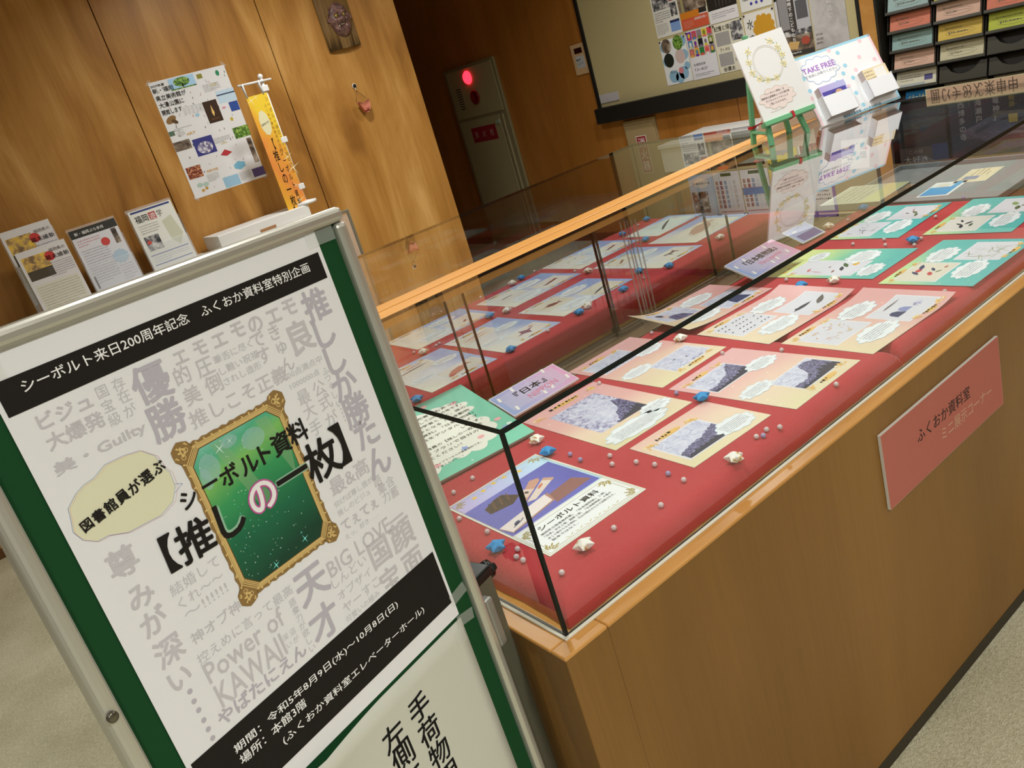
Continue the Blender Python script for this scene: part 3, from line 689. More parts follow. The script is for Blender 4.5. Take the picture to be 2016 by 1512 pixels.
# speech cloud
pc.cur = 'speech_cloud'
CR = P('#e0dfc0', 0.7)
bub = [(0.0104, -0.1498), (0.0125, -0.140), (0.0235, -0.1319), (0.0320, -0.1285), (0.0417, -0.1275), (0.055, -0.1215), (0.0738, -0.1222), (0.0880, -0.1249), (0.0985, -0.1360), (0.1006, -0.1487), (0.1045, -0.1560), (0.1035, -0.170), (0.0955, -0.1816), (0.080, -0.1870), (0.063, -0.1859), (0.048, -0.185), (0.0319, -0.1781), (0.0213, -0.1775), (0.0115, -0.170), (0.0075, -0.160)]
bub = [fpt(*q) for q in bub]
pc.poly(bub, CR, 1.2); pc.ring([(x - 0.0005, y) for x, y in bub], 0.00035, P('#8a9ac8', 0.6), 1.5); pc.ring([(x * 1.015 + 0.0004, y - 0.0012) for x, y in bub], 0.0003, P('#d9a8a8', 0.6), 1.6)
pc.line([fpt(0.1035, -0.168), fpt(0.1105, -0.1715), fpt(0.1000, -0.1755)], 0.0004, P('#8a9ac8', 0.6), 1.7)
pc.cur = 'lettering'
GLOW = P('#b6e2c4', 0.6, alpha=0.45); PK = P('#c05a9a', 0.5)
for it in SRC:
    if it[0] == 'G':
        _, t, x, y, e, a, k, sx = it; m_, L, of = sty(k)
        if t == '●': pc.ell(x, y + PH, 0.0027, 0.0027, GRB, 1, 12); continue
        if k == 'P': pc.tem(t, x, y + PH, e * 1.05, PK, L - 1.2, 0.085, a, ink=True); pc.tem(t, x, y + PH, e * 1.05, WT, L, 0.028, a, ink=True); continue
        if k == 'K' and t in 'し一': pc.tem(t, x, y + PH, e * (1.0 if t != '一' else 1.1), GLOW, L - 1.5, 0.075, a, ink=True)
        pc.tem(t, x, y + PH, e * (1.10 if k == 'K' else 1.04), m_, L, of, a, ink=True)
ps = card('exhibition_poster', 'white poster with black title bands and a gilt-framed green picture on the green board', 'poster', Pm, PW, PH, 0.0003, PAPER, pc)
# ---- second notice below
nW, nH = 0.3665, 0.38; Nm = Bm @ T(-0.002, -0.8880, 0.0004)
nc = C(0.0001); nc.cur = 'lettering'
def nxy(u, v): return (u + 0.002, v + 0.8880)
for t, u, v in (('手', 0.2564, -0.5591), ('荷', 0.2577, -0.5952), ('物', 0.2592, -0.6299), ('用', 0.2605, -0.665), ('左', 0.2100, -0.5614), ('側', 0.2116, -0.5903), ('に', 0.213, -0.625), ('・', 0.165, -0.600)):
    nc.tem(t, *nxy(u, v), 0.0355, INK, 2, 0.018)
def ncurl(x, y): return 0.010 * max(0, (0.10 - abs(x - 0.12)) / 0.10) ** 1.5 * max(0, (y - (nH - 0.05)) / 0.05)
card('luggage_notice', 'pale grey notice sheet with vertical black characters taped below the poster', 'notice', Nm, nW, nH, 0.0003, P('#c9cabc', 0.7), nc, deform=ncurl)
# tape
for (u, v, w, h, a) in ((0.372, -0.478, 0.030, 0.015, 8), (0.370, -0.512, 0.030, 0.015, -10), (0.368, -0.008, 0.040, 0.016, 0), (0.0, -0.012, 0.034, 0.018, 0), (0.352, -0.528, 0.016, 0.020, 0)):
    B().box((-w / 2, -h / 2, 0), (w / 2, h / 2, 0.0002), TAPE).make('tape', sb, Bm @ T(u, v, 0.0030 if a else 0.0026) @ Matrix.Rotation(R_(a), 4, 'Z'))

# ================================================================== SHEETS IN THE CASE
ORG, ORD, YEL = P('#dcb060', 0.5), P('#c98f3e', 0.5), P('#e6d49c', 0.5)
CLD, CLE = P('#dfe3e8', 0.6, spec=.1), P('#c8d6e0', 0.6)
TXT = P('#56525e', 0.7)
def deco(c, x, y, s, L=5, seed=0):
    r = random.Random(seed + int(x * 9999))
    for k in range(7): c.ell(x + r.uniform(-1.3, 1.3) * s, y + r.uniform(-0.7, 0.7) * s, s * 0.55, s * 0.16, ORG if k % 2 else YEL, L + 0.1 * k, 8, r.uniform(0, 3.1))
    for k in range(5): c.ell(x + s * 0.4 * math.cos(k * 1.257), y + s * 0.4 * math.sin(k * 1.257), s * 0.34, s * 0.16, ORG, L + 1 + 0.1 * k, 8, k * 1.257)
    c.ell(x, y, s * 0.16, s * 0.16, ORD, L + 2, 8)
def cloudtext(c, x, y, rx, ry, rows=5, seed=0, slant=0.0):
    c.cloud(x, y, rx, ry, CLD, 6, CLE, seed); c.scrib(x - rx * 0.70, y - ry * 0.55, x + rx * 0.70, y + ry * 0.55, rows, TXT, 7, 0.46, seed)
def title(c, x0, y0, x1, y1, seed=0):
    c.ell((x0 + x1) / 2, (y0 + y1) / 2, (x1 - x0) * 0.42, (y1 - y0) * 0.75, ORG, 5.2, 14); c.scrib(x0, y0, x1, y1, 1, INK, 7, 0.9, seed)
def sparkle(c, W, H, n, seed, mat=None):
    r = random.Random(seed); mat = mat or P('#f4ecdc', 0.5)
    for _ in range(n): c.star(r.uniform(0.005, W - 0.005), r.uniform(0.005, H - 0.005), r.choice((0.0018, 0.003, 0.005)), 0.0006, 4, mat, 0.5, r.random())
def land(c, x0, y0, x1, y1, prof, mat=None, seed=0, L=3):
    """ragged dark land or rock mass rising from the picture's lower edge"""
    r = random.Random(seed); n = 26; top = []
    for i in range(n + 1):
        t = i / n; k = t * (len(prof) - 1); a = int(min(k, len(prof) - 2)); hgt = prof[a] + (prof[a + 1] - prof[a]) * (k - a)
        top.append((x0 + (x1 - x0) * t, y0 + (y1 - y0) * max(0, hgt + r.uniform(-0.03, 0.03))))
    for i in range(n): c.poly([(top[i][0], y0), (top[i + 1][0], y0), top[i + 1], top[i]], mat or I_DARK, L)
    if mat is None:
        for i in range(n): c.poly([(top[i][0], y0), (top[i + 1][0], y0), (top[i + 1][0], y0 + (top[i + 1][1] - y0) * (.25 + .1 * (i % 3))), (top[i][0], y0 + (top[i][1] - y0) * (.25 + .1 * ((i - 1) % 3)))], P('#26243c', 0.6), L + 1)
def pic(c, x0, y0, x1, y1, mat, frame_=True):
    if frame_: c.rect(x0 - 0.003, y0 - 0.003, x1 + 0.003, y1 + 0.003, P('#dadae2', 0.6), 1)
    c.rect(x0, y0, x1, y1, mat, 2)
def shape(c, pts, x, y, s, mat, L=4, rot=0, sy=None):
    c_, s_ = math.cos(rot), math.sin(rot); sy = sy or s
    c.poly([(x + px * s * c_ - py * sy * s_, y + px * s * s_ + py * sy * c_) for px, py in pts], mat, L)
FISH = [(-1, 0), (-.7, .22), (-.2, .36), (.3, .3), (.62, .1), (.95, .34), (.88, 0), (.95, -.34), (.62, -.1), (.3, -.28), (-.2, -.34), (-.7, -.2)]
EEL = [(-1, -.05), (-.6, .06), (-.1, .10), (.4, .08), (1, .02), (.4, -.02), (-.1, -.04), (-.6, -.06)]
LEAF = [(-1, 0), (-.5, .24), (0, .3), (.5, .2), (1, 0), (.5, -.2), (0, -.3), (-.5, -.24)]
LOB = [(-1.1, .1), (-.9, .25), (-.6, .12), (-.3, .2), (.2, .2), (.7, .16), (1, .3), (1.05, 0), (1, -.3), (.7, -.16), (.2, -.2), (-.3, -.2), (-.6, -.12), (-.9, -.25), (-1.1, -.1), (-.8, 0)]
RAYS = [(-1.0, .05), (-.4, .12), (-.1, .6), (.25, .12), (1, .02), (.25, -.12), (-.1, -.6), (-.4, -.1)]
DOG = [(-1, .1), (-.8, .5), (-.5, .3), (.4, .35), (.8, .7), (.7, .2), (.65, -.5), (.5, -.5), (.45, -.05), (-.3, -.1), (-.4, -.55), (-.55, -.5), (-.55, 0)]
GHO = P('#5a5450', 0.6); DKI = P('#2c2a3c', 0.6); RED = P('#b8343c', 0.6); DGR = P('#3c5a34', 0.6); NVY = P('#24305c', 0.6); SKIN = P('#d8b0a0', 0.6); ROSE = P('#c8706c', 0.6); BRN = P('#7a4038', 0.6); TAN = P('#c9a184', 0.6)

def F1(c, W, H):
    c.rect(0, 0, W, H, P('#e6e6da', 0.5), 0); c.rect(0.004, 0.1, W - 0.004, H - 0.004, G_SKY, 1); c.rect(0.004, 0.004, W - 0.004, 0.096, P('#e7e9ec', 0.5), 1)
    GLD = P('#a3924c', 0.45)
    for (x0, y0, x1, y1) in ((0.003, 0.003, W - 0.003, H - 0.003), (0.006, 0.006, W - 0.006, H - 0.006)): c.ring([(x0, y0), (x1, y0), (x1, y1), (x0, y1)], 0.0009, GLD, 2)
    c.ring([(0.02, 0.010), (W - 0.02, 0.010), (W - 0.012, 0.022), (W - 0.012, 0.082), (W - 0.022, 0.091), (0.022, 0.091), (0.012, 0.082), (0.012, 0.022)], 0.001, GLD, 2.2)
    for sx_, cx0 in ((1, 0.004), (-1, W - 0.004)):
        for sy_, cy0 in ((1, 0.004), (-1, H - 0.004), (-1, 0.095)):
            for k in range(7):
                a = k * 0.26; c.ell(cx0 + sx_ * (0.006 + 0.017 * math.cos(a) * (0.6 + 0.4 * (k % 2))), cy0 + sy_ * (0.006 + 0.017 * math.sin(a) * (0.6 + 0.4 * (k % 2))), 0.0058, 0.0017, GLD, 3, 9, sx_ * sy_ * a)
    for k in range(12): c.ell(0.05 + 0.010 * k, 0.0145 + 0.002 * (k % 2), 0.0045, 0.0010, P('#c9bd84', 0.5), 3, 8, 0.5 if k % 2 else -0.5)
    for k, (x, y) in enumerate(((0.0473, 0.2748), (0.0718, 0.2808), (0.0984, 0.2846), (0.1227, 0.2836), (0.1507, 0.2728))):
        c.star(x, y, 0.0072, 0.0036, 5, P('#e6c04a', 0.5), 4, 0.3 + k * 0.3); c.line([(x + 0.006, y - 0.003), (x + 0.013, y + 0.004), (x + 0.018, y - 0.003)], 0.0006, P('#9aa88c', 0.6), 3.5)
    c.cur = 'picture'; c.rect(0.0045, 0.1025, W - 0.0095, 0.246, G_NIGHT, 4)
    PAG, LTH, DLE = P('#e2d6d4', 0.5), P('#8a5a54', 0.6), P('#4a3226', 0.6)
    c.poly([(0.0053, 0.1414), (0.012, 0.108), (0.118, 0.124), (0.1232, 0.1558)], P('#a87868', 0.6), 5); c.poly([(0.007, 0.142), (0.013, 0.111), (0.112, 0.127), (0.117, 0.156)], PAG, 6)
    c.poly([(0.1223, 0.1479), (0.1787, 0.1548), (0.1945, 0.1182), (0.1114, 0.1132)], LTH, 5.5)
    c.poly([(0.085, 0.165), (0.155, 0.205), (0.166, 0.187), (0.10, 0.158)], P('#dccac0', 0.5), 7); c.poly([(0.147, 0.2), (0.155, 0.205), (0.166, 0.187), (0.158, 0.182)], P('#c49880', 0.5), 7.4)
    c.poly([(0.090, 0.190), (0.135, 0.222), (0.150, 0.215), (0.146, 0.205), (0.085, 0.168)], P('#c2917c', 0.6), 6.4); c.poly([(0.088, 0.192), (0.110, 0.207), (0.122, 0.190), (0.096, 0.178)], P('#d8c0b4', 0.6), 6.8)
    c.poly([(0.0312, 0.2196), (0.060, 0.232), (0.0784, 0.2337), (0.096, 0.200), (0.070, 0.186), (0.028, 0.196)], DLE, 6)
    for k in range(6): c.poly([(0.034 + k * 0.008, 0.200 + k * 0.001), (0.037 + k * 0.008, 0.200 + k * 0.001), (0.048 + k * 0.008, 0.230), (0.045 + k * 0.008, 0.229)], P('#6c4a34', 0.6) if k % 2 else P('#2c2a22', 0.6), 6.5)
    c.ell(0.034, 0.128, 0.008, 0.004, NVY, 8, 10, 0.5); c.line([(0.022, 0.121), (0.040, 0.126), (0.050, 0.131)], 0.0018, NVY, 8)
    c.ell(0.106, 0.193, 0.004, 0.005, P('#5a4a4a', 0.6), 8, 10); c.ell(0.133, 0.187, 0.010, 0.003, P('#c86a50', 0.6), 8, 10, 0.5)
    c.cur = 'lettering'; c.tbox('シーボルト資料', 0.038, 0.068, 0.131, 0.0150, INK, 6, 0.018)
    c.tbox('福岡県立図書館所蔵。『日本植物誌』１冊、', 0.030, 0.0560, 0.142, 0.0060, INK, 6); c.tbox('『日本』本文３冊、図版２冊、『日本動物誌』４冊の', 0.030, 0.0465, 0.146, 0.0060, INK, 6); c.tbox('計１０冊からなる資料。元は分冊のかたちで出版された。', 0.030, 0.0370, 0.146, 0.0060, INK, 6); c.tbox('製本ではなく、', 0.030, 0.0275, 0.055, 0.0060, INK, 6)
def F3(c, W, H):
    c.rect(0, 0, W, H, G_PINK, 0); sparkle(c, W, H, 14, 3); c.cur = 'picture'; pic(c, 0.037, 0.080, 0.163, 0.246, I_LILAC, False)
    c.rect(0.07, 0.11, 0.145, 0.22, I_SEA, 2.5); land(c, 0.085, 0.08, 0.163, 0.246, [0.03, 0.10, 0.28, 0.30, 0.62, 0.5], seed=2); land(c, 0.045, 0.18, 0.10, 0.24, [0.1, 0.5, 0.7, 0.4, 0.2], I_LILAC, 4, 3.2)
    c.cur = 'print'; deco(c, 0.024, 0.262, 0.010); deco(c, 0.178, 0.272, 0.012); title(c, 0.060, 0.268, 0.150, 0.279, 2)
    cloudtext(c, 0.165, 0.062, 0.036, 0.022, 4, 5); cloudtext(c, 0.088, 0.036, 0.078, 0.030, 7, 8)
def F4(c, W, H):
    c.rect(0, 0, W, H, G_PINK, 0); sparkle(c, W, H, 8, 5); c.cur = 'picture'; pic(c, 0.020, 0.026, 0.134, 0.118, I_SEA); land(c, 0.022, 0.026, 0.134, 0.118, [0.28, 0.36, 0.42, 0.40, 0.50, 0.62], seed=7)
    c.cur = 'print'; deco(c, 0.024, 0.124, 0.010); deco(c, 0.130, 0.126, 0.012); title(c, 0.042, 0.124, 0.108, 0.134, 4); cloudtext(c, 0.150, 0.040, 0.044, 0.027, 6, 9)
def twopics(c, W, H, bg, art1, art2, seed, m1=I_SEA, m2=I_SEA):
    c.rect(0, 0, W, H, bg, 0); sparkle(c, W, H, 14, seed); c.cur = 'picture'
    if W < H:
        a = (0.018, 0.186, 0.135, 0.262); b = (0.076, 0.030, 0.194, 0.106); k1 = (0.155, 0.184, 0.040, 0.024); k2 = (0.048, 0.118, 0.042, 0.022)
        d = ((0.030, 0.270), (0.124, 0.270), (0.184, 0.026), (0.082, 0.022)); t = ((0.048, 0.268, 0.100, 0.277), (0.105, 0.013, 0.160, 0.022))
    else:
        a = (0.012, 0.075, 0.140, 0.190) if False else (0.022, 0.092, 0.136, 0.186); b = (0.160, 0.022, 0.274, 0.116); k1 = (0.190, 0.158, 0.052, 0.030); k2 = (0.098, 0.052, 0.058, 0.030)
        d = ((0.022, 0.190), (0.124, 0.190), (0.264, 0.018), (0.180, 0.016)); t = ((0.044, 0.190, 0.100, 0.199), (0.200, 0.008, 0.250, 0.017))
    pic(c, *a, m1); art1(c, a); pic(c, *b, m2); art2(c, b); c.cur = 'print'
    cloudtext(c, *k1, 5, seed + 1); cloudtext(c, *k2, 5, seed + 2)
    for i, q in enumerate(d): deco(c, q[0], q[1], 0.010, 5, seed + i)
    for i, q in enumerate(t): title(c, *q, seed + i)
def A(*items):
    def f(c, r):
        x0, y0, x1, y1 = r; w = x1 - x0; h = y1 - y0
        for it in items:
            if it[0] == 'land': land(c, x0, y0, x1, y1, it[1], it[2] if len(it) > 2 else None, 3)
            else: shape(c, it[0], x0 + w * it[1], y0 + h * it[2], w * it[3], it[4], 4 + 0.1 * items.index(it), it[5] if len(it) > 5 else 0, w * it[3] * (it[6] if len(it) > 6 else 1))
    return f
def bits(n, mat, seed, sc=0.05, sh=LEAF):
    def f(c, r):
        x0, y0, x1, y1 = r; q = random.Random(seed)
        for i in range(n): shape(c, sh, x0 + (x1 - x0) * q.uniform(0.15, 0.85), y0 + (y1 - y0) * q.uniform(0.15, 0.85), (x1 - x0) * sc * q.uniform(0.6, 1.4), mat[i % len(mat)], 4 + 0.05 * i, q.uniform(0, 3.1))
    return f
def rows(c, r):
    x0, y0, x1, y1 = r
    for j in range(4):
        for i in range(9):
            if (i * 7 + j * 3) % 5: shape(c, LEAF, x0 + (x1 - x0) * (0.08 + i * 0.105), y0 + (y1 - y0) * (0.15 + j * 0.23), 0.0042, DKI, 4, 0.3, 0.007)
PPL = I_SEA; PL = P('#cfced8', 0.6, spec=.1); CREAM = P('#d3ccbe', 0.6, spec=.1); WARM = P('#d8d2cc', 0.6, spec=.1)
head = [(math.cos(t) * 0.8, math.sin(t)) for t in [i * 0.524 for i in range(12)]]; body = [(-1, -1), (-.8, .2), (-.3, .6), (.3, .6), (.8, .2), (1, -1)]
SHEETS = [
 ('F1', 0.194, 0.266, -1.0, .21, .297, F1, 'cream-bordered sheet with a violet photograph of old books and a row of yellow stars'),
 ('F3', 0.483, 0.408, -2.5, .205, .297, F3, 'pink portrait sheet with one large mauve landscape print, nearest the green foam board'),
 ('F4', 0.485, 0.160, -2.5, .20, .157, F4, 'small half-size pink sheet with one mauve coastline print beside the gold paper star'),
 ('F5', 0.718, 0.512, 0.0, .21, .297, lambda c, W, H: twopics(c, W, H, G_PINK, A(('land', [.05, .1, .08, .12, .1], I_LILAC)), A((LEAF, .4, .6, .05, DKI), (LEAF, .6, .4, .04, DKI, 1.0), ('land', [.1, .08, .12, .1], I_LILAC)), 21), 'pink portrait sheet with two very pale prints behind the black top edge of the glass'),
 ('F6', 0.717, 0.197, 0.5, .21, .297, lambda c, W, H: twopics(c, W, H, G_PINK, A(('land', [.30, .26, .34, .42, .5, .8, .95])), A(('land', [.32, .30, .28, .42, .9, .95, .8])), 31), 'pink portrait sheet with two mauve prints of rocky coast beside the blue paper star'),
 ('F7', 1.022, 0.600, -3.5, .297, .21, lambda c, W, H: twopics(c, W, H, G_PINKW, A((head, .36, .55, .10, SKIN), (body, .52, .30, .26, I_DARK), (head, .30, .68, .12, DKI)), A((head, .45, .66, .09, SKIN), (body, .55, .34, .24, NVY), (LEAF, .75, .5, .2, DKI)), 41), 'curling pink landscape sheet with two mauve portrait prints in front of the wooden sill'),
 ('F8', 1.009, 0.369, -4.0, .297, .21, lambda c, W, H: twopics(c, W, H, G_PINKW, rows, A((LEAF, .35, .5, .3, DKI, .05, .6), (LEAF, .75, .35, .22, GHO, .4), (head, .2, .52, .05, DKI)), 51, PL, PL), 'pink landscape sheet with rows of small dark marks and a dark reclining figure print'),
 ('F9', 1.006, 0.140, -2.5, .297, .21, lambda c, W, H: twopics(c, W, H, G_PINKW, bits(26, [TAN, P('#c8b8c0', .6), P('#c4b49c', .6)], 5, .06), A((body, .25, .5, .14, NVY), (body, .5, .5, .12, P('#8088b8', .6)), (head, .78, .35, .14, I_LILAC, 0, .5), (EEL, .6, .85, .3, GHO)), 61, PL, PL), 'pink landscape sheet with a pale map and a drum print, above the salmon sign'),
 ('F10', 1.344, 0.411, 0.2, .21, .297, None, 'teal portrait sheet with a print of dark and yellow fruit beside the white paper star'),
 ('F11', 1.357, 0.126, -0.5, .297, .21, lambda c, W, H: twopics(c, W, H, G_TEALW, A((LEAF, .55, .72, .13, RED, .1, 1.5), (LEAF, .40, .72, .14, NVY, .9), (LEAF, .74, .76, .16, NVY, .3), (LEAF, .40, .36, .12, RED, .5, 1.4), (LEAF, .64, .42, .12, NVY, .6), (LEAF, .55, .24, .08, DGR, -.5), (LEAF, .80, .2, .07, P('#b06a5a', .6), 0, 1.6)), bits(30, [P('#b4bca8', .6), P('#8f9a86', .6)], 9, .12, EEL), 71, CREAM, PL), 'teal landscape sheet with a print of red camellia flowers and dark blue leaves'),
 ('F12', 1.680, 0.467, 1.0, .297, .21, lambda c, W, H: twopics(c, W, H, G_TEALW, bits(16, [DKI, GHO], 12, .09, EEL), A((LEAF, .30, .3, .12, DGR, .2), (LEAF, .5, .45, .16, P('#6a7a5a', .6), .7), (EEL, .7, .6, .2, P('#b06a84', .6), .3), (LEAF, .45, .65, .08, GHO, 1)), 81, PL, PL), 'teal landscape sheet with a print of small black twigs, nearest the sill'),
 ('F13', 1.702, 0.205, 2.0, .297, .21, lambda c, W, H: twopics(c, W, H, G_TEALW, A((LEAF, .30, .5, .14, DKI, .3), (LEAF, .45, .62, .13, GHO, .9), (LEAF, .55, .42, .13, DKI, -.4), (LEAF, .40, .3, .12, DGR, .1), (LEAF, .68, .66, .1, DKI, .5)), A((LEAF, .3, .4, .16, DGR, .2, 1.2), (LEAF, .62, .6, .15, P('#7a9a5c', .6), .5, 1.6), (LEAF, .5, .3, .12, DGR, -.4)), 91, WARM, PL), 'teal landscape sheet with black and green leaf prints in the far front corner'),
 ('B1', 0.755, 1.440, -1.0, .297, .21, lambda c, W, H: twopics(c, W, H, G_BLUE, A((EEL, .5, .4, .12, ROSE, .4)), A((LEAF, .5, .4, .14, BRN, .8)), 101, WARM, WARM), 'blue landscape sheet with two tiny pink creatures, near end of the back bay'),
 ('B2', 0.763, 1.123, 1.0, .21, .297, lambda c, W, H: twopics(c, W, H, G_BLUE, A((EEL, .5, .6, .45, ROSE, .15), (EEL, .5, .35, .45, TAN, .15)), A((RAYS, .5, .5, .35, P('#7a4460', .6), .3), (LEAF, .8, .8, .08, RED)), 111, WARM, WARM), 'blue portrait sheet with a long pink snake and a purple ray print'),
 ('B3', 0.525, 1.110, -2.0, .21, .297, lambda c, W, H: twopics(c, W, H, G_BLUE, A((EEL, .5, .55, .48, GHO, .1), (EEL, .6, .85, .3, RED, .1)), A((FISH, .42, .45, .42, P('#c07a66', .6), .45), (LEAF, .15, .15, .12, RED, .2)), 121, WARM, WARM), 'blue portrait sheet with a pink salamander print, nearest the notice board'),
 ('B4', 1.093, 1.393, 1.0, .297, .21, lambda c, W, H: twopics(c, W, H, G_BLUE, A((LOB, .35, .4, .14, GHO, .2), (LEAF, .58, .42, .10, BRN, .2)), A((LOB, .5, .5, .30, BRN, .25)), 131, WARM, WARM), 'blue landscape sheet with a dark spiny crayfish print in the back bay'),
 ('B5', 1.055, 1.115, 1.5, .297, .21, lambda c, W, H: twopics(c, W, H, G_BLUE, A((FISH, .5, .45, .26, BRN, -.2, 1.3), (LEAF, .25, .5, .10, TAN)), A((EEL, .5, .4, .5, DKI, .3)), 141, CREAM, CREAM), 'blue landscape sheet with a brown fish print and a dark slender fish print'),
 ('B6', 1.431, 1.443, 0.5, .297, .21, lambda c, W, H: twopics(c, W, H, G_BLUE, A((RAYS, .35, .4, .08, GHO), (RAYS, .7, .5, .08, GHO, .4)), A((LOB, .5, .5, .25, BRN, .3)), 151, WARM, WARM), 'blue landscape sheet with two tiny insect-like prints and a red-brown crab'),
 ('B7', 1.397, 1.135, 2.0, .21, .297, lambda c, W, H: twopics(c, W, H, G_BLUE, A((LOB, .4, .5, .18, BRN, .5), (LEAF, .7, .4, .08, BRN)), A((DOG, .55, .55, .26, P('#5c4046', .6))), 161, CREAM, WARM), 'blue portrait sheet with a four-legged animal print beside the clear door stops'),
 ('B8', 1.738, 1.365, 1.5, .25, .165, lambda c, W, H: (c.rect(0, 0, W, H, G_BLUE, 0), c.rect(0.02, 0.02, W - 0.02, H - 0.03, P('#d2dcd8', .5), 1), shape(c, EEL, W * .55, H * .5, 0.085, DKI, 4, .5)), 'small blue sheet with a single black eel print at the far back corner'),
 ('B9', 1.679, 1.150, 1.5, .297, .21, lambda c, W, H: (c.rect(0, 0, W, H, G_BLUE, 0), c.rect(0.015, 0.015, W - 0.03, H - 0.05, P('#ddd4c6', .5), 1), shape(c, FISH, W * .55, H * .5, 0.09, P('#b98d78', .6), 4, .35), c.ring([(0.06 + 0.16 * (t / 11), 0.06 + 0.03 * math.sin(t * .57) + t * 0.006) for t in range(12)] + [(0.2, 0.06)], 0.0015, BRN, 4)), 'pale blue-edged sheet with one large tan fish print'),
]
def F10(c, W, H):
    c.rect(0, 0, W, H, G_TEAL, 0); sparkle(c, W, H, 12, 77); c.cur = 'picture'; pic(c, 0.020, 0.070, 0.120, 0.245, PL)
    A((LEAF, .3, .75, .14, ROSE, .3), (LEAF, .70, .30, .20, DGR, .7), (LEAF, .82, .18, .16, P('#d8a838', .6), .3, 1.8), (LEAF, .45, .28, .18, DKI, .5), (LEAF, .25, .35, .10, BRN, .2))(c, (0.020, 0.070, 0.120, 0.245))
    A((EEL, .2, .6, .2, RED, 1.4), (LEAF, .55, .5, .07, BRN))(c, (0.020, 0.070, 0.120, 0.245))
    c.cur = 'print'; cloudtext(c, 0.152, 0.110, 0.048, 0.040, 8, 71); cloudtext(c, 0.060, 0.040, 0.044, 0.026, 4, 72); cloudtext(c, 0.150, 0.235, 0.036, 0.024, 4, 73)
    for i, q in enumerate(((0.030, 0.262), (0.090, 0.270), (0.022, 0.232), (0.060, 0.266))): deco(c, q[0], q[1], 0.010, 5, i)
for (nm, cx, cy, an, W, Hh, fn, lab) in SHEETS:
    c = C(0.00007); (fn or F10)(c, W, Hh)
    df = (lambda x, y: 0.030 * max(0, 1 - x / 0.13) ** 2 * (0.4 + 0.6 * y / 0.21)) if nm == 'F7' else (lambda x, y: 0.010 * max(0, (x - 0.22) / 0.077) ** 2) if nm in ('F9', 'F8') else None
    z = ZC + 0.0013 + (0.0006 if nm in ('F8',) else 0)
    card('display_sheet', lab, 'sheet', lay(cx, cy, z, an, W, Hh), W, Hh, 0.0006, PAPER, c, group='printed sheets laid out in the case', deform=df)

# ---- slanting boards in the front bay
def slant(cx_left, y0, z0, yaw, tilt, W, Hh):
    u = Vector((math.cos(R_(yaw)), math.sin(R_(yaw)), 0)); a = Vector((-u.y, u.x, 0)); v = a * math.cos(R_(tilt)) + Vector((0, 0, math.sin(R_(tilt))))
    return frame((cx_left, y0, z0), u, v)
def confetti(c, W, H, n, seed, mats):
    r = random.Random(seed)
    for i in range(n): c.ell(r.uniform(.01, W - .01), r.uniform(.01, H - .01), r.choice((.002, .004, .006)), r.choice((.002, .004)), mats[i % len(mats)], 1 + .05 * i, 10, r.uniform(0, 3))
gW, gH = 0.33, 0.297
u6 = Vector((math.cos(R_(-6.58)), math.sin(R_(-6.58)), 0))
gb = Vector((0.3587, 0.4807, 0.040)) - u6 * gW
c = C(0.0001); MINT = P('#7ccbb0', 0.5)
c.rect(0, 0, gW, gH, MINT, 0)
for (x, y, rx, ry) in ((0.15, 0.165, 0.125, 0.085), (0.10, 0.10, 0.095, 0.075), (0.215, 0.105, 0.085, 0.075), (0.22, 0.20, 0.075, 0.055), (0.09, 0.20, 0.07, 0.05)): c.cloud(x, y, rx, ry, P('#ecece2', 0.5), 2 + x, None, int(x * 100))
PKR, BLS = P('#f0b0b4', 0.5), P('#94a8e0', 0.5)
for (x, y) in ((0.275, 0.235), (0.305, 0.10), (0.22, 0.275), (0.13, 0.05), (0.245, 0.07)): c.ell(x, y, 0.008, 0.006, PKR, 4)
for (x, y) in ((0.185, 0.262), (0.20, 0.060), (0.30, 0.06)): c.star(x, y, 0.010, 0.005, 5, BLS, 4.5, 0.5)
confetti(c, gW, gH, 20, 5, [P('#e6f2ea', .5), PKR])
c.cur = 'lettering'
for i, (t, w) in enumerate((('日本の研究者でもあった', .16), ('シーボルトが来日して200年の年です。', .20), ('医師であり博物学者として、彼の', .20), ('来日から200年となる「日本動物', .20), ('シーボルト資料』『日本植物誌』', .19), ('これらの図版をデジタルライブ', .21), ('います。', .05), ('ふだんから図書館員の【推しの一枚】を', .22), ('デジタルライブラリで自分の', .20), ('見つけてみてください！', .15))):
    c.tbox(t, 0.285 - w if i < 7 else 0.055, 0.232 - i * 0.0175, w, 0.0098, INK, 6)
c.tbox('※展示資料はデジタルライブラリからの複製資料です。', 0.055, 0.050, 0.18, 0.0068, INK, 6); c.tbox('あらかじめご了承ください。)', 0.075, 0.038, 0.11, 0.0068, INK, 6)
card('introduction_board', 'mint green foam board with a white cloud of black text leaning by the glass corner', 'board', frame(gb[:], u6, Vector((-u6.y, u6.x, 0)) * math.cos(R_(9.93)) + Vector((0, 0, math.sin(R_(9.93))))), gW, gH, 0.005, MINT, c, edge=P('#9a8c80', 0.7))
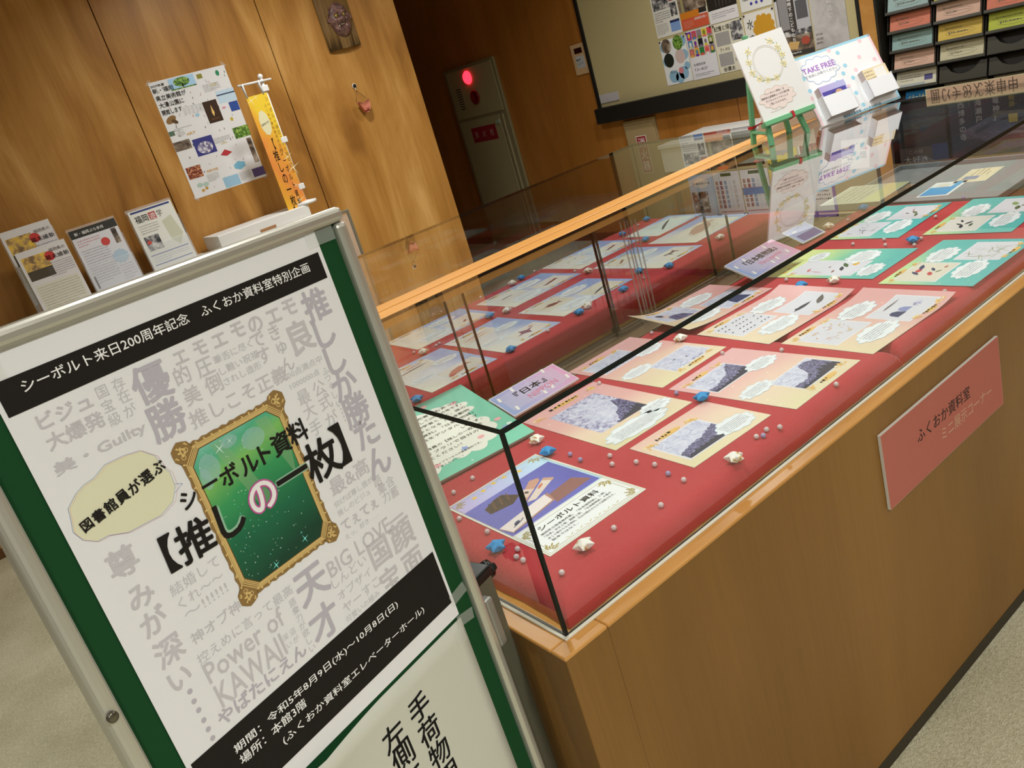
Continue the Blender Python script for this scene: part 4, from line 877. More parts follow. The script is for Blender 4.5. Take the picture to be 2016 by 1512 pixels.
for (M_, W, Hh, t1, t2, lab) in ((slant(0.379, 0.570, 0.0485, 0.2, 18.5, .191, .086), .191, .086, '『日本』', 'NIPPON', 'lilac and pink title card with two large characters beside the green board'),
                                 (slant(1.150, 0.525, 0.062, 0.5, 21.5, .205, .093), .205, .093, '『日本植物誌』', 'Flora Japonica', 'lilac and pink title card with a longer title among the teal sheets')):
    c = C(0.0001); c.rect(0.002, 0.002, W - 0.002, Hh - 0.002, G_CARD, 1); c.rect(0.014, 0.014, W - 0.014, Hh - 0.012, P('#e9e2f0', 0.5, alpha=0.35), 1.3)
    for i, (x, y) in enumerate(((0.02, 0.012), (0.055, 0.07), (0.10, 0.012), (0.15, 0.075), (0.175, 0.02), (0.01, 0.06), (0.125, 0.016))): c.poly([(x, y), (x + .006, y - .002), (x + .009, y + .012), (x + .003, y + .014)], P('#f0ece6', 0.5), 2)
    c.cur = 'lettering'; c.tbox(t1, W * .26 if len(t1) < 5 else W * .2, Hh * .52, W * (.46 if len(t1) < 5 else .64), Hh * .23, INK, 4, 0.02); c.tbox(t2, W * .36, Hh * .24, W * .44, Hh * .2, P('#e27a9c', .5), 4, 0.0, 0.004)
    card('title_card', lab, 'card', M_, W, Hh, 0.005, P('#e9e4ee', 0.5), c, edge=P('#e6e2e0', 0.5), group='slanting title cards')
    B().box((0.02, 0.02, -0.006), (W - 0.02, Hh - 0.006, -0.0005), P('#ddd8d4', 0.7)).make('prop', bpy.context.scene.objects[[k for k in WM if k.startswith('title_card')][-1]], M_)
c = C(0.0001); c.rect(0.003, 0.003, 0.097, 0.072, P('#aab4e0', 0.5), 1); c.rect(0.014, 0.006, 0.094, 0.036, P('#6a5c9c', 0.5), 2); c.ell(0.03, 0.055, 0.01, 0.004, P('#e6e6ea', .5), 3)
card('picture_card', 'small lilac and purple picture card leaning near the second title card', 'card', slant(1.487, 0.612, 0.040, -5, 24, .10, .075), .10, .075, 0.002, P('#d6e2e0', 0.5), c, edge=P('#d6e2e0', 0.5))

# ================================================================== PAPER STARS AND BEADS
def star_mesh(mat, seed, r=0.0175):
    q = random.Random(seed); vs = [(0, 0, r * 1.15)]; fs = []
    for i in range(10):
        a = math.pi * i / 5; rr = r * (1.06 if i % 2 == 0 else 0.56) * q.uniform(0.93, 1.06)
        vs.append((rr * math.cos(a), rr * math.sin(a), r * (0.60 if i % 2 == 0 else 0.80)))
    for i in range(10):
        a = math.pi * i / 5; rr = r * (1.04 if i % 2 == 0 else 0.52); vs.append((rr * math.cos(a), rr * math.sin(a), r * (0.50 if i % 2 == 0 else 0.16)))
    vs.append((0, 0, 0.0))
    for i in range(10):
        j = (i + 1) % 10; fs += [[0, 1 + i, 1 + j], [1 + i, 11 + i, 11 + j, 1 + j], [21, 11 + j, 11 + i]]
    me = B().add(vs, fs, mat).mesh('paper_star')
    bm_ = bmesh.new(); bm_.from_mesh(me); bmesh.ops.bevel(bm_, geom=bm_.edges[:], offset=0.0008, segments=1, affect='EDGES'); bm_.to_mesh(me); bm_.free(); return me
BLU = P('#2390d4', 0.5, spec=0.3)
sm_b = [star_mesh(BLU, i) for i in range(4)]; sm_g = [star_mesh(I_GOLD, i + 9) for i in range(4)]
STARS = [
 ('b', .055, .214, 'blue folded-paper star nearest the glass corner, beside the book-photo sheet'), ('b', .310, .383, 'blue folded-paper star between the mint board and the book-photo sheet'),
 ('b', .591, .239, 'blue folded-paper star touching the left edge of the rocky-coast sheet'), ('b', 1.172, .408, 'blue folded-paper star to the left of the fruit-print sheet'),
 ('b', 1.492, .299, 'blue folded-paper star between the four teal sheets'), ('b', 1.799, .610, 'blue folded-paper star at the far end of the front bay near the sill'),
 ('g', .127, .083, 'white and gold folded-paper star in front of the book-photo sheet'), ('g', .336, .448, 'white and gold folded-paper star at the corner of the mint board'),
 ('g', .423, .035, 'mostly gold folded-paper star alone near the front glass'), ('g', .829, .499, 'white and gold folded-paper star under the curling portrait sheet'),
 ('g', 1.210, .343, 'white folded-paper star at the lower edge of the fruit-print sheet'), ('g', 1.632, .622, 'white folded-paper star behind the purple picture card'),
 ('b', 1.172, 1.530, 'blue folded-paper star beside a white one behind the crayfish sheet'), ('b', .856, 1.300, 'blue folded-paper star above the snake-and-ray sheet in the back bay'), ('b', .931, .961, 'blue folded-paper star beside a white one near the sill in the back bay'),
 ('b', 1.632, 1.477, 'blue folded-paper star between crab and eel sheets'), ('b', 1.805, 1.512, 'blue folded-paper star at the far back corner beyond the eel sheet'), ('b', 1.560, 1.289, 'blue folded-paper star in front of the eel sheet'),
 ('b', 1.256, 1.035, 'blue folded-paper star behind the clear door stops'), ('b', 1.300, .950, 'blue folded-paper star in front of the quadruped sheet'), ('b', 1.106, .956, 'blue folded-paper star below the dark slender fish print'),
 ('b', .672, .955, 'blue folded-paper star on the lower edge of the snake-and-ray sheet'), ('b', .366, .957, 'blue folded-paper star behind the top edge of the mint board'),
 ('g', 1.124, 1.520, 'white folded-paper star left of its blue neighbour behind the crayfish sheet'), ('g', .904, 1.270, 'white and gold folded-paper star between the four nearer blue sheets'), ('g', .975, .974, 'white folded-paper star right of its blue neighbour near the back bay sill'),
 ('g', 1.250, 1.263, 'gold folded-paper star in the middle of the back bay'), ('g', .587, 1.275, 'gold folded-paper star above the salamander sheet'), ('g', 1.560, .960, 'white folded-paper star at the far end of the back bay sill'),
]
for i, (k, x, y, lab) in enumerate(STARS):
    me = (sm_b if k == 'b' else sm_g)[i % 4]
    o = link('paper_star', me, None, T(x, y, ZC + 0.001) @ Matrix.Rotation(i * 1.7, 4, 'Z') @ Matrix.Rotation(0.08, 4, 'X')); tag(o, lab, 'paper star', 'folded paper stars in the case')
def beadmat(name, col):
    m, nt, b = nmat(name); b.inputs['Base Color'].default_value = lin(col); b.inputs['Roughness'].default_value = 0.18
    b.inputs['Transmission Weight'].default_value = 0.3; b.inputs['IOR'].default_value = 1.3; b.inputs['Subsurface Weight'].default_value = 0.0; b.inputs['Coat Weight'].default_value = 0.4; return m
bead_m = []
for nm, col in (('bead_pearl', '#f6e6e8'), ('bead_lilac', '#bcb0e0')):
    bm_ = bmesh.new(); bmesh.ops.create_uvsphere(bm_, u_segments=16, v_segments=10, radius=0.0046); bead_m.append(B().bm(bm_, beadmat(nm, col), True).mesh('bead'))
BEADS = [(0.078, 0.271), (0.079, 0.356), (0.13, 0.448), (0.181, 0.457), (0.071, 0.180), (0.056, 0.164), (0.056, 0.147), (0.065, 0.067), (0.185, 0.079), (0.266, 0.055), (0.34, 0.072), (0.345, 0.11), (0.359, 0.153), (0.353, 0.191), (0.33, 0.228), (0.318, 0.299), (0.351, 0.255), (0.325, 0.335), (0.592, 0.555), (0.585, 0.524), (0.596, 0.31), (0.786, 0.345), (0.850, 0.610), (0.827, 0.225), (0.714, 0.032), (0.528, 0.048), (0.543, 0.032), (0.501, 0.049), (0.508, 0.040), (1.183, 0.561), (1.215, 0.48), (1.48, 0.455), (1.511, 0.385), (1.165, 0.240), (1.167, 0.060), (1.468, 0.358), (1.853, 0.344), (1.69, 0.340), (1.697, 0.600), (1.513, 0.288), (1.464, 0.280),
         (0.581, 1.320), (0.640, 1.285), (0.655, 1.290), (0.805, 0.955), (1.249, 1.548), (1.208, 0.970), (1.0, 1.546), (1.255, 1.335), (1.575, 1.30), (1.747, 1.503)]
LIL = {11, 15, 18, 20, 28, 36, 17}
SHORT = {'F1': 'book-photo sheet', 'F3': 'single-print sheet', 'F4': 'half-size pink sheet', 'F5': 'two-pale-prints sheet', 'F6': 'rocky-coast sheet', 'F7': 'curling portrait sheet', 'F8': 'dark-marks sheet', 'F9': 'map-and-drum sheet', 'F10': 'fruit sheet', 'F11': 'camellia sheet', 'F12': 'twig sheet', 'F13': 'black-leaf sheet',
         'B1': 'tiny-creature blue sheet', 'B2': 'snake-and-ray sheet', 'B3': 'salamander sheet', 'B4': 'crayfish sheet', 'B5': 'brown-fish sheet', 'B6': 'crab sheet', 'B7': 'quadruped sheet', 'B8': 'eel sheet', 'B9': 'tan-fish sheet'}
bl_ = []
for i, (x, y) in enumerate(BEADS):
    best = None
    for (nm, cx, cy, an, W, Hh, fn, lab) in SHEETS:
        if (y < .7) != (nm[0] == 'F'): continue
        dx = max(abs(x - cx) - W / 2, 0); dy = max(abs(y - cy) - Hh / 2, 0); d = math.hypot(dx, dy)
        if best is None or d < best[0]: best = (d, nm, 'right of' if dx >= dy and x > cx else 'left of' if dx >= dy else 'in front of' if y < cy else 'behind')
    k = 'lilac' if i in LIL else 'pearly'; bl_.append((k, '%s bead %s the %s' % (k, best[2], SHORT[best[1]]), x, y))
for i, (k, t, x, y) in enumerate(bl_):
    same = sorted([q for q in bl_ if q[1] == t], key=lambda q: math.hypot(q[2], q[3])); nth = ['nearest', 'second', 'third', 'fourth', 'fifth', 'sixth', 'seventh', 'eighth'][same.index((k, t, x, y))]
    lab = 'small ' + t + ((', %s from the glass corner' % nth if nth != 'nearest' else ', nearest the glass corner') if len(same) > 1 else '')
    o = link('bead', bead_m[1 if k == 'lilac' else 0], None, T(x, y, ZC + 0.0048 + 0.0006)); tag(o, lab, 'bead', ('lilac' if k == 'lilac' else 'pearly') + ' beads in the %s bay' % ('front' if y < .7 else 'back'))

# ================================================================== SIGN ON THE CASE FRONT
c = C(0.0001); sW, sH = 0.452, 0.154; c.cur = 'lettering'
c.tbox('ふくおか資料室', 0.115, 0.078, 0.205, 0.028, P('#2a2220', .7), 2, 0.006); c.tbox('ミニ展示コーナー', 0.200, 0.040, 0.205, 0.026, P('#c9a284', .7), 2, 0.0)
sgn = card('case_sign', 'salmon pink foam sign with black and tan lettering on the front of the case', 'sign', frame((0.719, -O_ - 0.0005, -0.210), (1, 0, 0), (0, 0, 1)), sW, sH, 0.006, P('#b5685a', 0.8), c, edge=P('#dcd8d0', 0.8))

# ================================================================== ON THE GLASS TOP
ez = H
# easel with a white card
EG = P('#6fb585', 0.55)
e0 = Vector((1.50, 0.682, 0.383)); eu = Vector((0.950, -0.313, 0.02)).normalized(); ev = Vector((0.087, 0.327, 0.941)).normalized()
Em = frame(e0[:], eu, ev); en = eu.cross(ev)
es = thing('tabletop_easel', 'small mint green wooden easel tied with red ribbon standing on the glass top', 'easel', loc=(1.57, 0.70, H))
topc = Em @ Vector((0.083, 0.232, -0.012))
def eb(nm, a, b, w=0.013, d=0.011): return B().bar(a, b, w, d, EG, up=(en.x, en.y, en.z), bev=0.001).make(nm, es, Matrix())
eb('leg', Vector((1.506, 0.672, H)), Em @ Vector((0.070, 0.235, -0.010))); eb('leg', Vector((1.630, 0.640, H)), Em @ Vector((0.100, 0.225, -0.010)))
eb('leg', Vector((1.560, 0.772, H)), Vector((1.588, 0.760, 0.612)))
eb('leg', Vector((1.680, 0.735, H)), Em @ Vector((0.110, 0.215, -0.018)))
eb('ledge', Em @ Vector((-0.004, -0.006, 0.002)), Em @ Vector((0.162, -0.006, 0.002)), 0.013, 0.022)
eb('cross_bar', Vector((1.512, 0.676, 0.352)), Vector((1.562, 0.770, 0.352)), 0.011, 0.008)
RIB = P('#b3242c', 0.5)
B().bar(Em @ Vector((0.088, -0.014, 0.002)), Em @ Vector((0.088, 0.003, 0.002)), 0.008, 0.026, RIB, up=(en.x, en.y, en.z)).make('ribbon', es, Matrix())
B().box((-0.009, -0.008, -0.004), (0.009, 0.008, 0.004), RIB).tube([(0.006, 0, 0), (0.03, -0.008, 0.003), (0.05, -0.006, -0.002)], 0.0022, RIB, 6).make('ribbon', es, T(1.563, 0.770, 0.366))
c = C(0.0001); FLO, FLE = P('#ecd882', .6), P('#7fa06a', .6)
def sprig(x, y, a, s):
    for k in range(6):
        c.ell(x + s * .5 * math.cos(a + k), y + s * .5 * math.sin(a + k), s * .32, s * .12, FLO, 3 + .1 * k, 8, a + k)
    for k in range(5): c.ell(x + s * (k - 2) * .45 * math.cos(a), y + s * (k - 2) * .45 * math.sin(a), s * .28, s * .07, FLE, 2 + .1 * k, 8, a + 1.0 - .3 * k)
for (x, y, a) in ((.036, .196, 1.0), (.026, .168, 1.5), (.024, .138, 1.6), (.038, .116, 2.2), (.112, .205, 2.4), (.128, .182, 1.4), (.133, .160, 1.5), (.126, .135, 1.7), (.060, .106, 2.9), (.088, .104, 3.2)): sprig(x, y, a, .013)
for r_ in (0.046, 0.050): c.ring([(.081 + r_ * .92 * math.cos(t * .262), .150 + r_ * math.sin(t * .262)) for t in range(24)], .0007, P('#b8b4a0', .6), 2)
c.cloud(.068, .053, .056, .030, P('#ecdcd6', .6), 2, P('#d6cabc', .6), 5); c.cur = 'lettering'
for t, x, y, w in (('「シーボルト資料」は', .033, .067, .064), ('福岡県立図書館ふくおか資料室', .018, .057, .092), ('デジタルライブラリにて', .028, .047, .074), ('ご覧いただけます。', .036, .037, .056)): c.tbox(t, x, y, w, .0062, INK, 5)
c.scrib(.03, .017, .118, .021, 1, P('#c9b9a8', .6), 5, .6, 8)
card('flower_wreath_card', 'white card with a wreath of yellow flowers resting on the green easel', 'card', Em @ T(0, 0.001, 0.0), .163, .231, .006, WHITE, c, edge=WHITE)
# free card dispenser board
tu = Vector((0.272, -0.080, -0.0)).normalized(); tv = (Vector((0, 0, 1)) * 0.90 + Vector((-tu.y, tu.x, 0)) * 0.43).normalized()
tW, tH = .287, .212; Tm = frame((1.668, 0.622, H + 0.001), tu, tv)
c = C(0.0001); LB, LP = P('#9fd4ea', .5), P('#f2ccd4', .5)
c.rect(0, 0, tW, tH, P('#eef0f2', .5), 0)
for a_ in ((0, tH - .007, tW, tH, LB), (tW - .007, .09, tW, tH, LP), (tW - .008, 0, tW, .09, LB), (.08, 0, tW, .006, LB), (0, 0, .007, .13, LP)): c.rect(*a_, 1)
sc = tH / .205
for x, y in ((.0075, .1833), (.0150, .1426), (.0165, .1048), (.1138, .1025), (.1448, .1207), (.1585, .1814), (.1684, .0999), (.1546, .0562), (.1589, .0182), (.1622, .1404)): c.ell(x, y * sc, .0066, .0066, LB, 1.5)
for x, y in ((.2461, .1937), (.1347, .1958), (.1894, .118), (.1419, .081), (.1318, .037), (.010, .0833), (.22, .150), (.265, .13)): c.ell(x, y * sc, .0066, .0066, LP, 1.5)
c.cloud(.078, .158, .062, .040, P('#f4f6f8', .5), 3, P('#a9bedc', .5), 3); c.poly([(.135, .150), (.152, .147), (.134, .141)], P('#f4f6f8', .5), 3.2)
c.cur = 'lettering'; c.tbox('TAKE FREE', .021, .157, .114, .017, P('#a878cc', .5), 5, .035); c.tbox('ご自由にお取りください', .023, .144, .112, .0085, P('#5a5478', .6), 5); c.tbox('福岡県立図書館　ふくおか資料室', .078, .002, .138, .0085, P('#2c3c58', .6), 5)
tf = card('card_dispenser', 'white spotted giveaway board with two white card boxes standing on the glass top', 'dispenser', Tm, tW, tH, .005, WHITE, c, edge=WHITE)
BXW, BXS = P('#eef0f4', .6), P('#e2c6cc', .6)
for (x0, x1, y0, y1) in ((.022, .122, .012, .072), (.182, .274, .022, .074)):
    d = .030
    b = B().box((x0, y0, .005), (x0 + .0015, y1 + .004, d), BXW).box((x1 - .0015, y0, .005), (x1, y1 + .004, d), BXW).box((x0, y0, d - .0015), (x1, y1, d), BXW)
    b.make('card_box', tf, Tm)
def tcard(nm, lab, x0, x1, y0, y1, front, n=9):
    cc = C(0.0001); front(cc, x1 - x0, y1 - y0)
    card(nm, lab, 'cards', Tm @ T(x0, y0, .006), x1 - x0, y1 - y0, .020, P('#d8d0c8', .6), cc, edge=P('#c4b4b0', .6))
tcard('card_stack', 'stack of violet picture cards in the left white box of the giveaway board', .027, .117, .016, .103, lambda cc, w, h: (cc.rect(0, 0, w, h, G_SKY, 1), cc.rect(.004, .01, w - .004, h - .018, P('#4c44a0', .5), 2), cc.ell(w * .45, h * .55, .018, .012, DKI, 3), cc.ell(w * .65, h * .65, .012, .009, TAN, 3.2)))
tcard('card_stack', 'stack of cream cards in the right white box of the giveaway board', .186, .270, .026, .108, lambda cc, w, h: (cc.rect(0, 0, w, h, P('#ecdcb4', .5), 1), cc.rect(w * .45, h * .6, w * .9, h * .95, P('#f0efea', .5), 2), cc.scrib(.004, h * .3, w * .4, h * .95, 5, P('#a89878', .6), 3, .5, 4), cc.rect(w * .8, h * .35, w * .95, h * .5, P('#b07850', .6), 2.5)))
# paper sign hung over the far edge, seen from behind
c = C(0.00012); c.rect(.003, .016, .252, .046, P('#c9a88c', .7), 1); c.cur = 'lettering'
for i, ch in enumerate('囲いナのん米申中'):
    v, f = glyphs(ch, .012); k = .026; c.put([(.026 + i * .0285 + (p[0] - .5) * k, .033 - (p[1] - .36) * k * 1.0) + p[2:] for p in v], [q[::-1] for q in f], P('#5a4c40', .7), 3)
card('paper_strip_sign', 'tan paper strip with dark characters taped to the far end pane of the case', 'sign', frame((CX + 0.0015, .437, .293), (0, -1, 0), (0, 0, 1)), .255, .048, .0006, P('#cfc49c', .7), c, edge=P('#cfc49c', .7))
# brown paper bag behind the dispenser
bg = B(); KR = P('#b8a088', .8)
bg.add([(1.66, .80, H + .002), (1.86, .74, H + .002), (1.885, .84, H + .002), (1.72, .88, H + .002), (1.69, .82, H + .055), (1.85, .77, H + .075), (1.865, .82, H + .05), (1.73, .86, H + .04)], [[0, 1, 5, 4], [1, 2, 6, 5], [2, 3, 7, 6], [3, 0, 4, 7], [4, 5, 6, 7], [3, 2, 1, 0]], KR)
tag(bg.make('paper_envelope'), 'crumpled brown paper envelope lying behind the giveaway board', 'envelope')

# ================================================================== LEFT WALL
def WLm(x, z, y=YW - 0.0065): return frame((x, y, z), (1, 0, 0), (0, 0, 1))
c = C(0.0003); c.cur = 'lettering'
for t, x, y, w, h in (('2029年度', .004, .570, .072, .013), ('新・福岡', .006, .541, .108, .024), ('県立美術館が', .008, .503, .158, .026), ('大濠公園に', .010, .468, .130, .026), ('開館します', .010, .432, .105, .026)): c.tbox(t, x, y, w, h, INK, 4, .014)
for t, x, y, w, col in (('ART', .085, .312, .050, ORG), ('WEST', .300, .510, .040, YEL), ('JOIN', .238, .220, .035, YEL), ('REPOSE', .112, .108, .062, ORG)): c.tbox(t, x, y, w, .012, col, 4, .02)
c.cur = 'print'
for (x0, y0, x1, y1, m_) in ((.099, .535, .236, .592, P('#a9d0ee', .5)), (.224, .336, .302, .446, P('#3a2410', .6)), (.3125, .417, .415, .480, P('#c4dcec', .5)), (.360, .365, .410, .413, P('#2c4a9c', .6)), (.0990, .196, .207, .284, P('#3a3c84', .6)), (.001, .248, .089, .295, I_PHOTO), (.327, .227, .415, .284, I_TREE), (.010, .099, .089, .160, I_FOOD), (.176, .004, .265, .059, P('#9cc4dc', .5)), (.346, .012, .415, .057, P('#5c4c80', .6)), (.380, .084, .406, .216, I_PHOTO), (.001, .328, .030, .351, P('#58705c', .6)), (.250, .560, .279, .582, P('#8c8a30', .6))): c.rect(x0, y0, x1, y1, m_, 1)
c.ell(.165, .568, .043, .022, I_TREE, 2); c.rect(.162, .540, .168, .560, P('#5a4a2c', .6), 2); c.rect(.099, .535, .236, .541, I_TREE, 1.6)
c.rect(.3125, .456, .415, .462, P('#2c3c5c', .6), 2); c.poly([(.262, .365), (.256, .385), (.263, .425), (.270, .385)], P('#f0c878', .5), 2); c.rect(.240, .350, .288, .358, P('#5c3c1c', .6), 2)
c.ell(.153, .232, .042, .030, I_CASTLE, 2.2); c.ell(.040, .405, .030, .017, P('#8c6a3c', .6), 2, 12, .4); c.ell(.055, .392, .018, .010, P('#5c4424', .6), 2.1, 9, -.6); c.poly([(.2145, .172), (.246, .195), (.2807, .172), (.247, .160)], RED, 2)
c.cloud(.292, .096, .034, .020, P('#7cbcd8', .5), 2, None, 2, 0, 6); c.ell(.362, .566, .010, .014, P('#2c8a5c', .6), 2); c.cloud(.178, .395, .012, .009, P('#a4cce0', .5), 2, None, 3, 0, 5)
for x, y in ((.050, .060), (.082, .056)): c.ell(x, y, .017, .012, P('#b4ccc0', .5), 2, 7)
for x, y in ((.056, .030), (.078, .036)): c.ell(x, y, .009, .008, P('#c89a3c', .5), 2, 6)
c.ell(.3275, .3945, .014, .006, P('#d88ca8', .5), 2, 4); c.ell(.345, .330, .008, .010, P('#c8b43c', .5), 2); c.poly([(.362, .405), (.408, .411), (.402, .368), (.366, .366)], P('#30509c', .5), 2)
for i in range(5): c.scrib(.115 + .022 * i, .405, .131 + .022 * i, .448, 9, P('#8c8c8c', .6), 2, .4, i)
for (x0, y0, x1, y1, n, sd) in ((.035, .344, .130, .360, 2, 1), (.04, .315, .08, .34, 4, 2), (.26, .488, .35, .528, 6, 3), (.20, .232, .30, .262, 5, 4), (.10, .060, .165, .100, 6, 5), (.27, .015, .335, .06, 8, 6)): c.scrib(x0, y0, x1, y1, n, P('#5c5c5c', .6), 2, .4, sd)
rnd = random.Random(11)
for i in range(70):
    x, y = rnd.uniform(.02, .40), rnd.uniform(.02, .56); c.rect(x, y, x + rnd.uniform(.0015, .004), y + rnd.uniform(.006, .012), [GHO, P('#9c8c7c', .6), NVY, P('#b86a5a', .6), DGR][i % 5], .8)
wp = card('museum_poster', 'white collage poster with small pictures and black Japanese headline taped to the panelled wall', 'poster', WLm(.899, .552), .412, .597, .0006, PAPER, c)
for (x, y, a) in ((.0, .597, 40), (.41, .60, -50), (.412, .002, 40), (.003, .0, -40)): B().box((-.016, -.006, 0), (.016, .006, .0012), TAPE).make('tape', wp, WLm(.899, .552) @ T(x, y, .001) @ Matrix.Rotation(R_(a), 4, 'Z'))

# demon mask on a plank
mk = thing('demon_mask_plaque', 'carved brown demon mask with yellow eye and fangs on a weathered plank', 'mask', loc=(2.03, YW - .006, 1.08))
b = B(); vs = []; fs = []; n = 12
for k, z in enumerate([1.076, 1.078, 1.2, 1.32, 1.42]):
    for i in range(n + 1):
        x = 1.928 + .205 * i / n; t = (i / n - .5) * 2; vs.append((x, YW - .008 - .030 * math.sqrt(max(0, 1 - (t * .92) ** 2)), z + .008 * (abs(t) if k == 0 else 0)))
for k in range(4):
    for i in range(n): a = k * (n + 1) + i; fs.append([a, a + 1, a + n + 2, a + n + 1])
fs.append([i for i in range(n + 1)][::-1]); b.add(vs, fs, W_OLD, True)
b.box((1.929, YW - .014, 1.078), (2.132, YW - .007, 1.42), W_OLD); b.make('plank', mk, Matrix())
MSK = inkmat('mask_wood', [(.4, '#4c3430'), (.55, '#76544c'), (.7, '#8e6c62')], 40, .3, 3)
nx, ny = 40, 50; vs = []; fs = []
def mz(x, y):
    r = math.sqrt((x / 1.0) ** 2 + (y / (1.05 if y > 0 else 1.18)) ** 2)
    z = .75 * math.sqrt(max(0, 1 - r ** 2.6)) if r < 1 else 0
    g = lambda cx, cy, sx, sy, a: a * math.exp(-((x - cx) / sx) ** 2 - ((y - cy) / sy) ** 2)
    z += g(0, .02, .20, .24, .42) + g(-.20, -.08, .12, .10, .20) + g(.20, -.08, .12, .10, .20)          # nose
    z += g(-.36, .40, .22, .10, .30) + g(.36, .40, .22, .10, .30) + g(0, .34, .10, .12, -.12)           # brows
    z += g(-.36, .22, .17, .12, -.34) + g(.36, .22, .17, .12, -.34)                                     # sockets
    z += g(-.55, -.08, .18, .16, .20) + g(.55, -.08, .18, .16, .20)                                     # cheeks
    z += g(0, -.46, .44, .13, -.46) + g(0, -.68, .50, .07, .22) + g(0, -.27, .42, .05, .12) + g(0, -.9, .25, .15, .16)   # mouth
    z += .05 * math.sin(16 * y + 5 * abs(x)) * math.exp(-((y - .68) / .22) ** 2) * (1 if r < .9 else 0)
    return z, r
for j in range(ny + 1):
    for i in range(nx + 1):
        x = -1 + 2 * i / nx; y = -1.16 + 2.2 * j / ny; z, r = mz(x, y); vs.append((x * .066, y * .082, z * .040))
keep = lambda i, j: all(mz(-1 + 2 * (i + a) / nx, -1.16 + 2.2 * (j + b_) / ny)[1] < 1.04 for a in (0, 1) for b_ in (0, 1))
for j in range(ny):
    for i in range(nx):
        if keep(i, j): a = j * (nx + 1) + i; fs.append([a, a + 1, a + nx + 2, a + nx + 1])
Mk = frame((2.042, YW - .036, 1.232), (1, 0, 0), (0, 0, 1))
mface = B().add(vs, fs, MSK, True).make('mask_face', mk, Mk)
for s in (-1, 1):
    bm_ = bmesh.new(); bmesh.ops.create_uvsphere(bm_, u_segments=12, v_segments=8, radius=.009); B().bm(bm_, P('#c8b450', .3), True, T(s * .0235, .018, .020)).lathe([(.0035, 0), (.0035, .0012)], BLACK, 10, T(s * .0235, .018, .0282)).make('eye', mk, Mk)
    B().tube([(s * .022, -.030, .016), (s * .024, -.046, .024)], [.0036, .0006], P('#e6dcc0', .4), 8).make('fang', mk, Mk)
    B().lathe([(.004, 0), (.013, .002), (.010, .008), (.003, .004)], MSK, 12, T(s * .066, .000, .0)).make('ear', mk, Mk)
for i in range(4): B().box((-.012 + i * .0062, -.033, .014), (-.0070 + i * .0062, -.026, .022), P('#e6dcc0', .4), .001).make('tooth', mk, Mk)
# small clay face on a hook
hk = thing('clay_face_ornament', 'small salmon clay face ornament hanging by a cord from a round wall hook', 'ornament', loc=(2.02, YW - .006, .80))
B().lathe([(.013, 0), (.015, .003), (.013, .006)], P('#e4dcc8', .4), 20).lathe([(.011, .0055), (.011, .0072)], BLACK, 20).make('hook_disc', hk, frame((2.010, YW - .0065, .872), (1, 0, 0), (0, 0, 1)))
B().tube([(2.010, YW - .014, .858), (2.009, YW - .016, .848)], .003, P('#d8d0bc', .4), 8).make('hook', hk, Matrix())
CLY = P('#cc7a62', .6); pL, pR = (1.982, YW - .022, .785), (2.052, YW - .022, .790)
B().tube([pL, (2.009, YW - .018, .846), pR], .0012, P('#2c1c14', .6), 6).make('cord', hk, Matrix())
vs = [(-.038, .030, .004), (-.012, .020, .010), (.010, .020, .010), (.036, .030, .004), (.032, .008, .012), (.026, -.020, .012), (.006, -.040, .008), (-.008, -.036, .008), (-.022, -.014, .012), (-.030, .004, .012)]
k = len(vs); fr_ = [(x, y, z + .016) for x, y, z in vs]; bk = [(x, y, 0) for x, y, z in vs]
fs = [[k + k + 0]] if False else []
allv = fr_ + bk + [(0, -.002, .034)]
for i in range(k): j = (i + 1) % k; fs += [[2 * k, j, i][::-1], [i, k + i, k + j, j][::-1]]
cf = B().add(allv, fs, CLY, True)
bm_ = bmesh.new(); bmesh.ops.create_uvsphere(bm_, u_segments=12, v_segments=8, radius=.010); cf.bm(bm_, CLY, True, T(.006, -.012, .030) @ Matrix.Diagonal((1, 1.3, .8, 1)))
cf.box((-.014, -.028, .028), (.014, -.024, .031), P('#8c3c30', .6)); cf.make('face', hk, frame((2.017, YW - .030, .752), (1, 0, 0), (0, 0, 1)))

# shelf with leaflet holders
SZ = .285
tag(bx('wall_shelf', (-.75, YW - .34, SZ - .03), (1.40, YW - .007, SZ), P('#d8d6cc', .5), bev=.003), 'long white shelf along the panelled wall behind the notice board', 'shelf')
def L1(cc, w, h, y0=0.0):
    cc.rect(0, 0, w, h, P('#e2dfe0', .5), 0)
    cc.rect(.012, h * .53, w * .56, h * .90, I_LAND, 1); cc.rect(.012, h * .53, w * .56, h * .68, P('#4c4434', .6), 1.2); cc.ell(w * .60, h * .82, .022, .022, P('#cc3c38', .5), 3); cc.tbox('福岡県の', w * .62, h * .87, w * .33, .016, GHO, 4); cc.tbox('幕末維新', w * .50, h * .76, w * .48, .022, INK, 4, .01)
    cc.scrib(w * .45, h * .50, w * .97, h * .73, 7, P('#6a6a7a', .6), 2, .4, 5); cc.rect(.012, .012, w - .012, h * .45, P('#dedccc', .5), 1); cc.scrib(.02, .02, w - .02, h * .43, 9, P('#a4a08c', .6), 2, .4, 6)
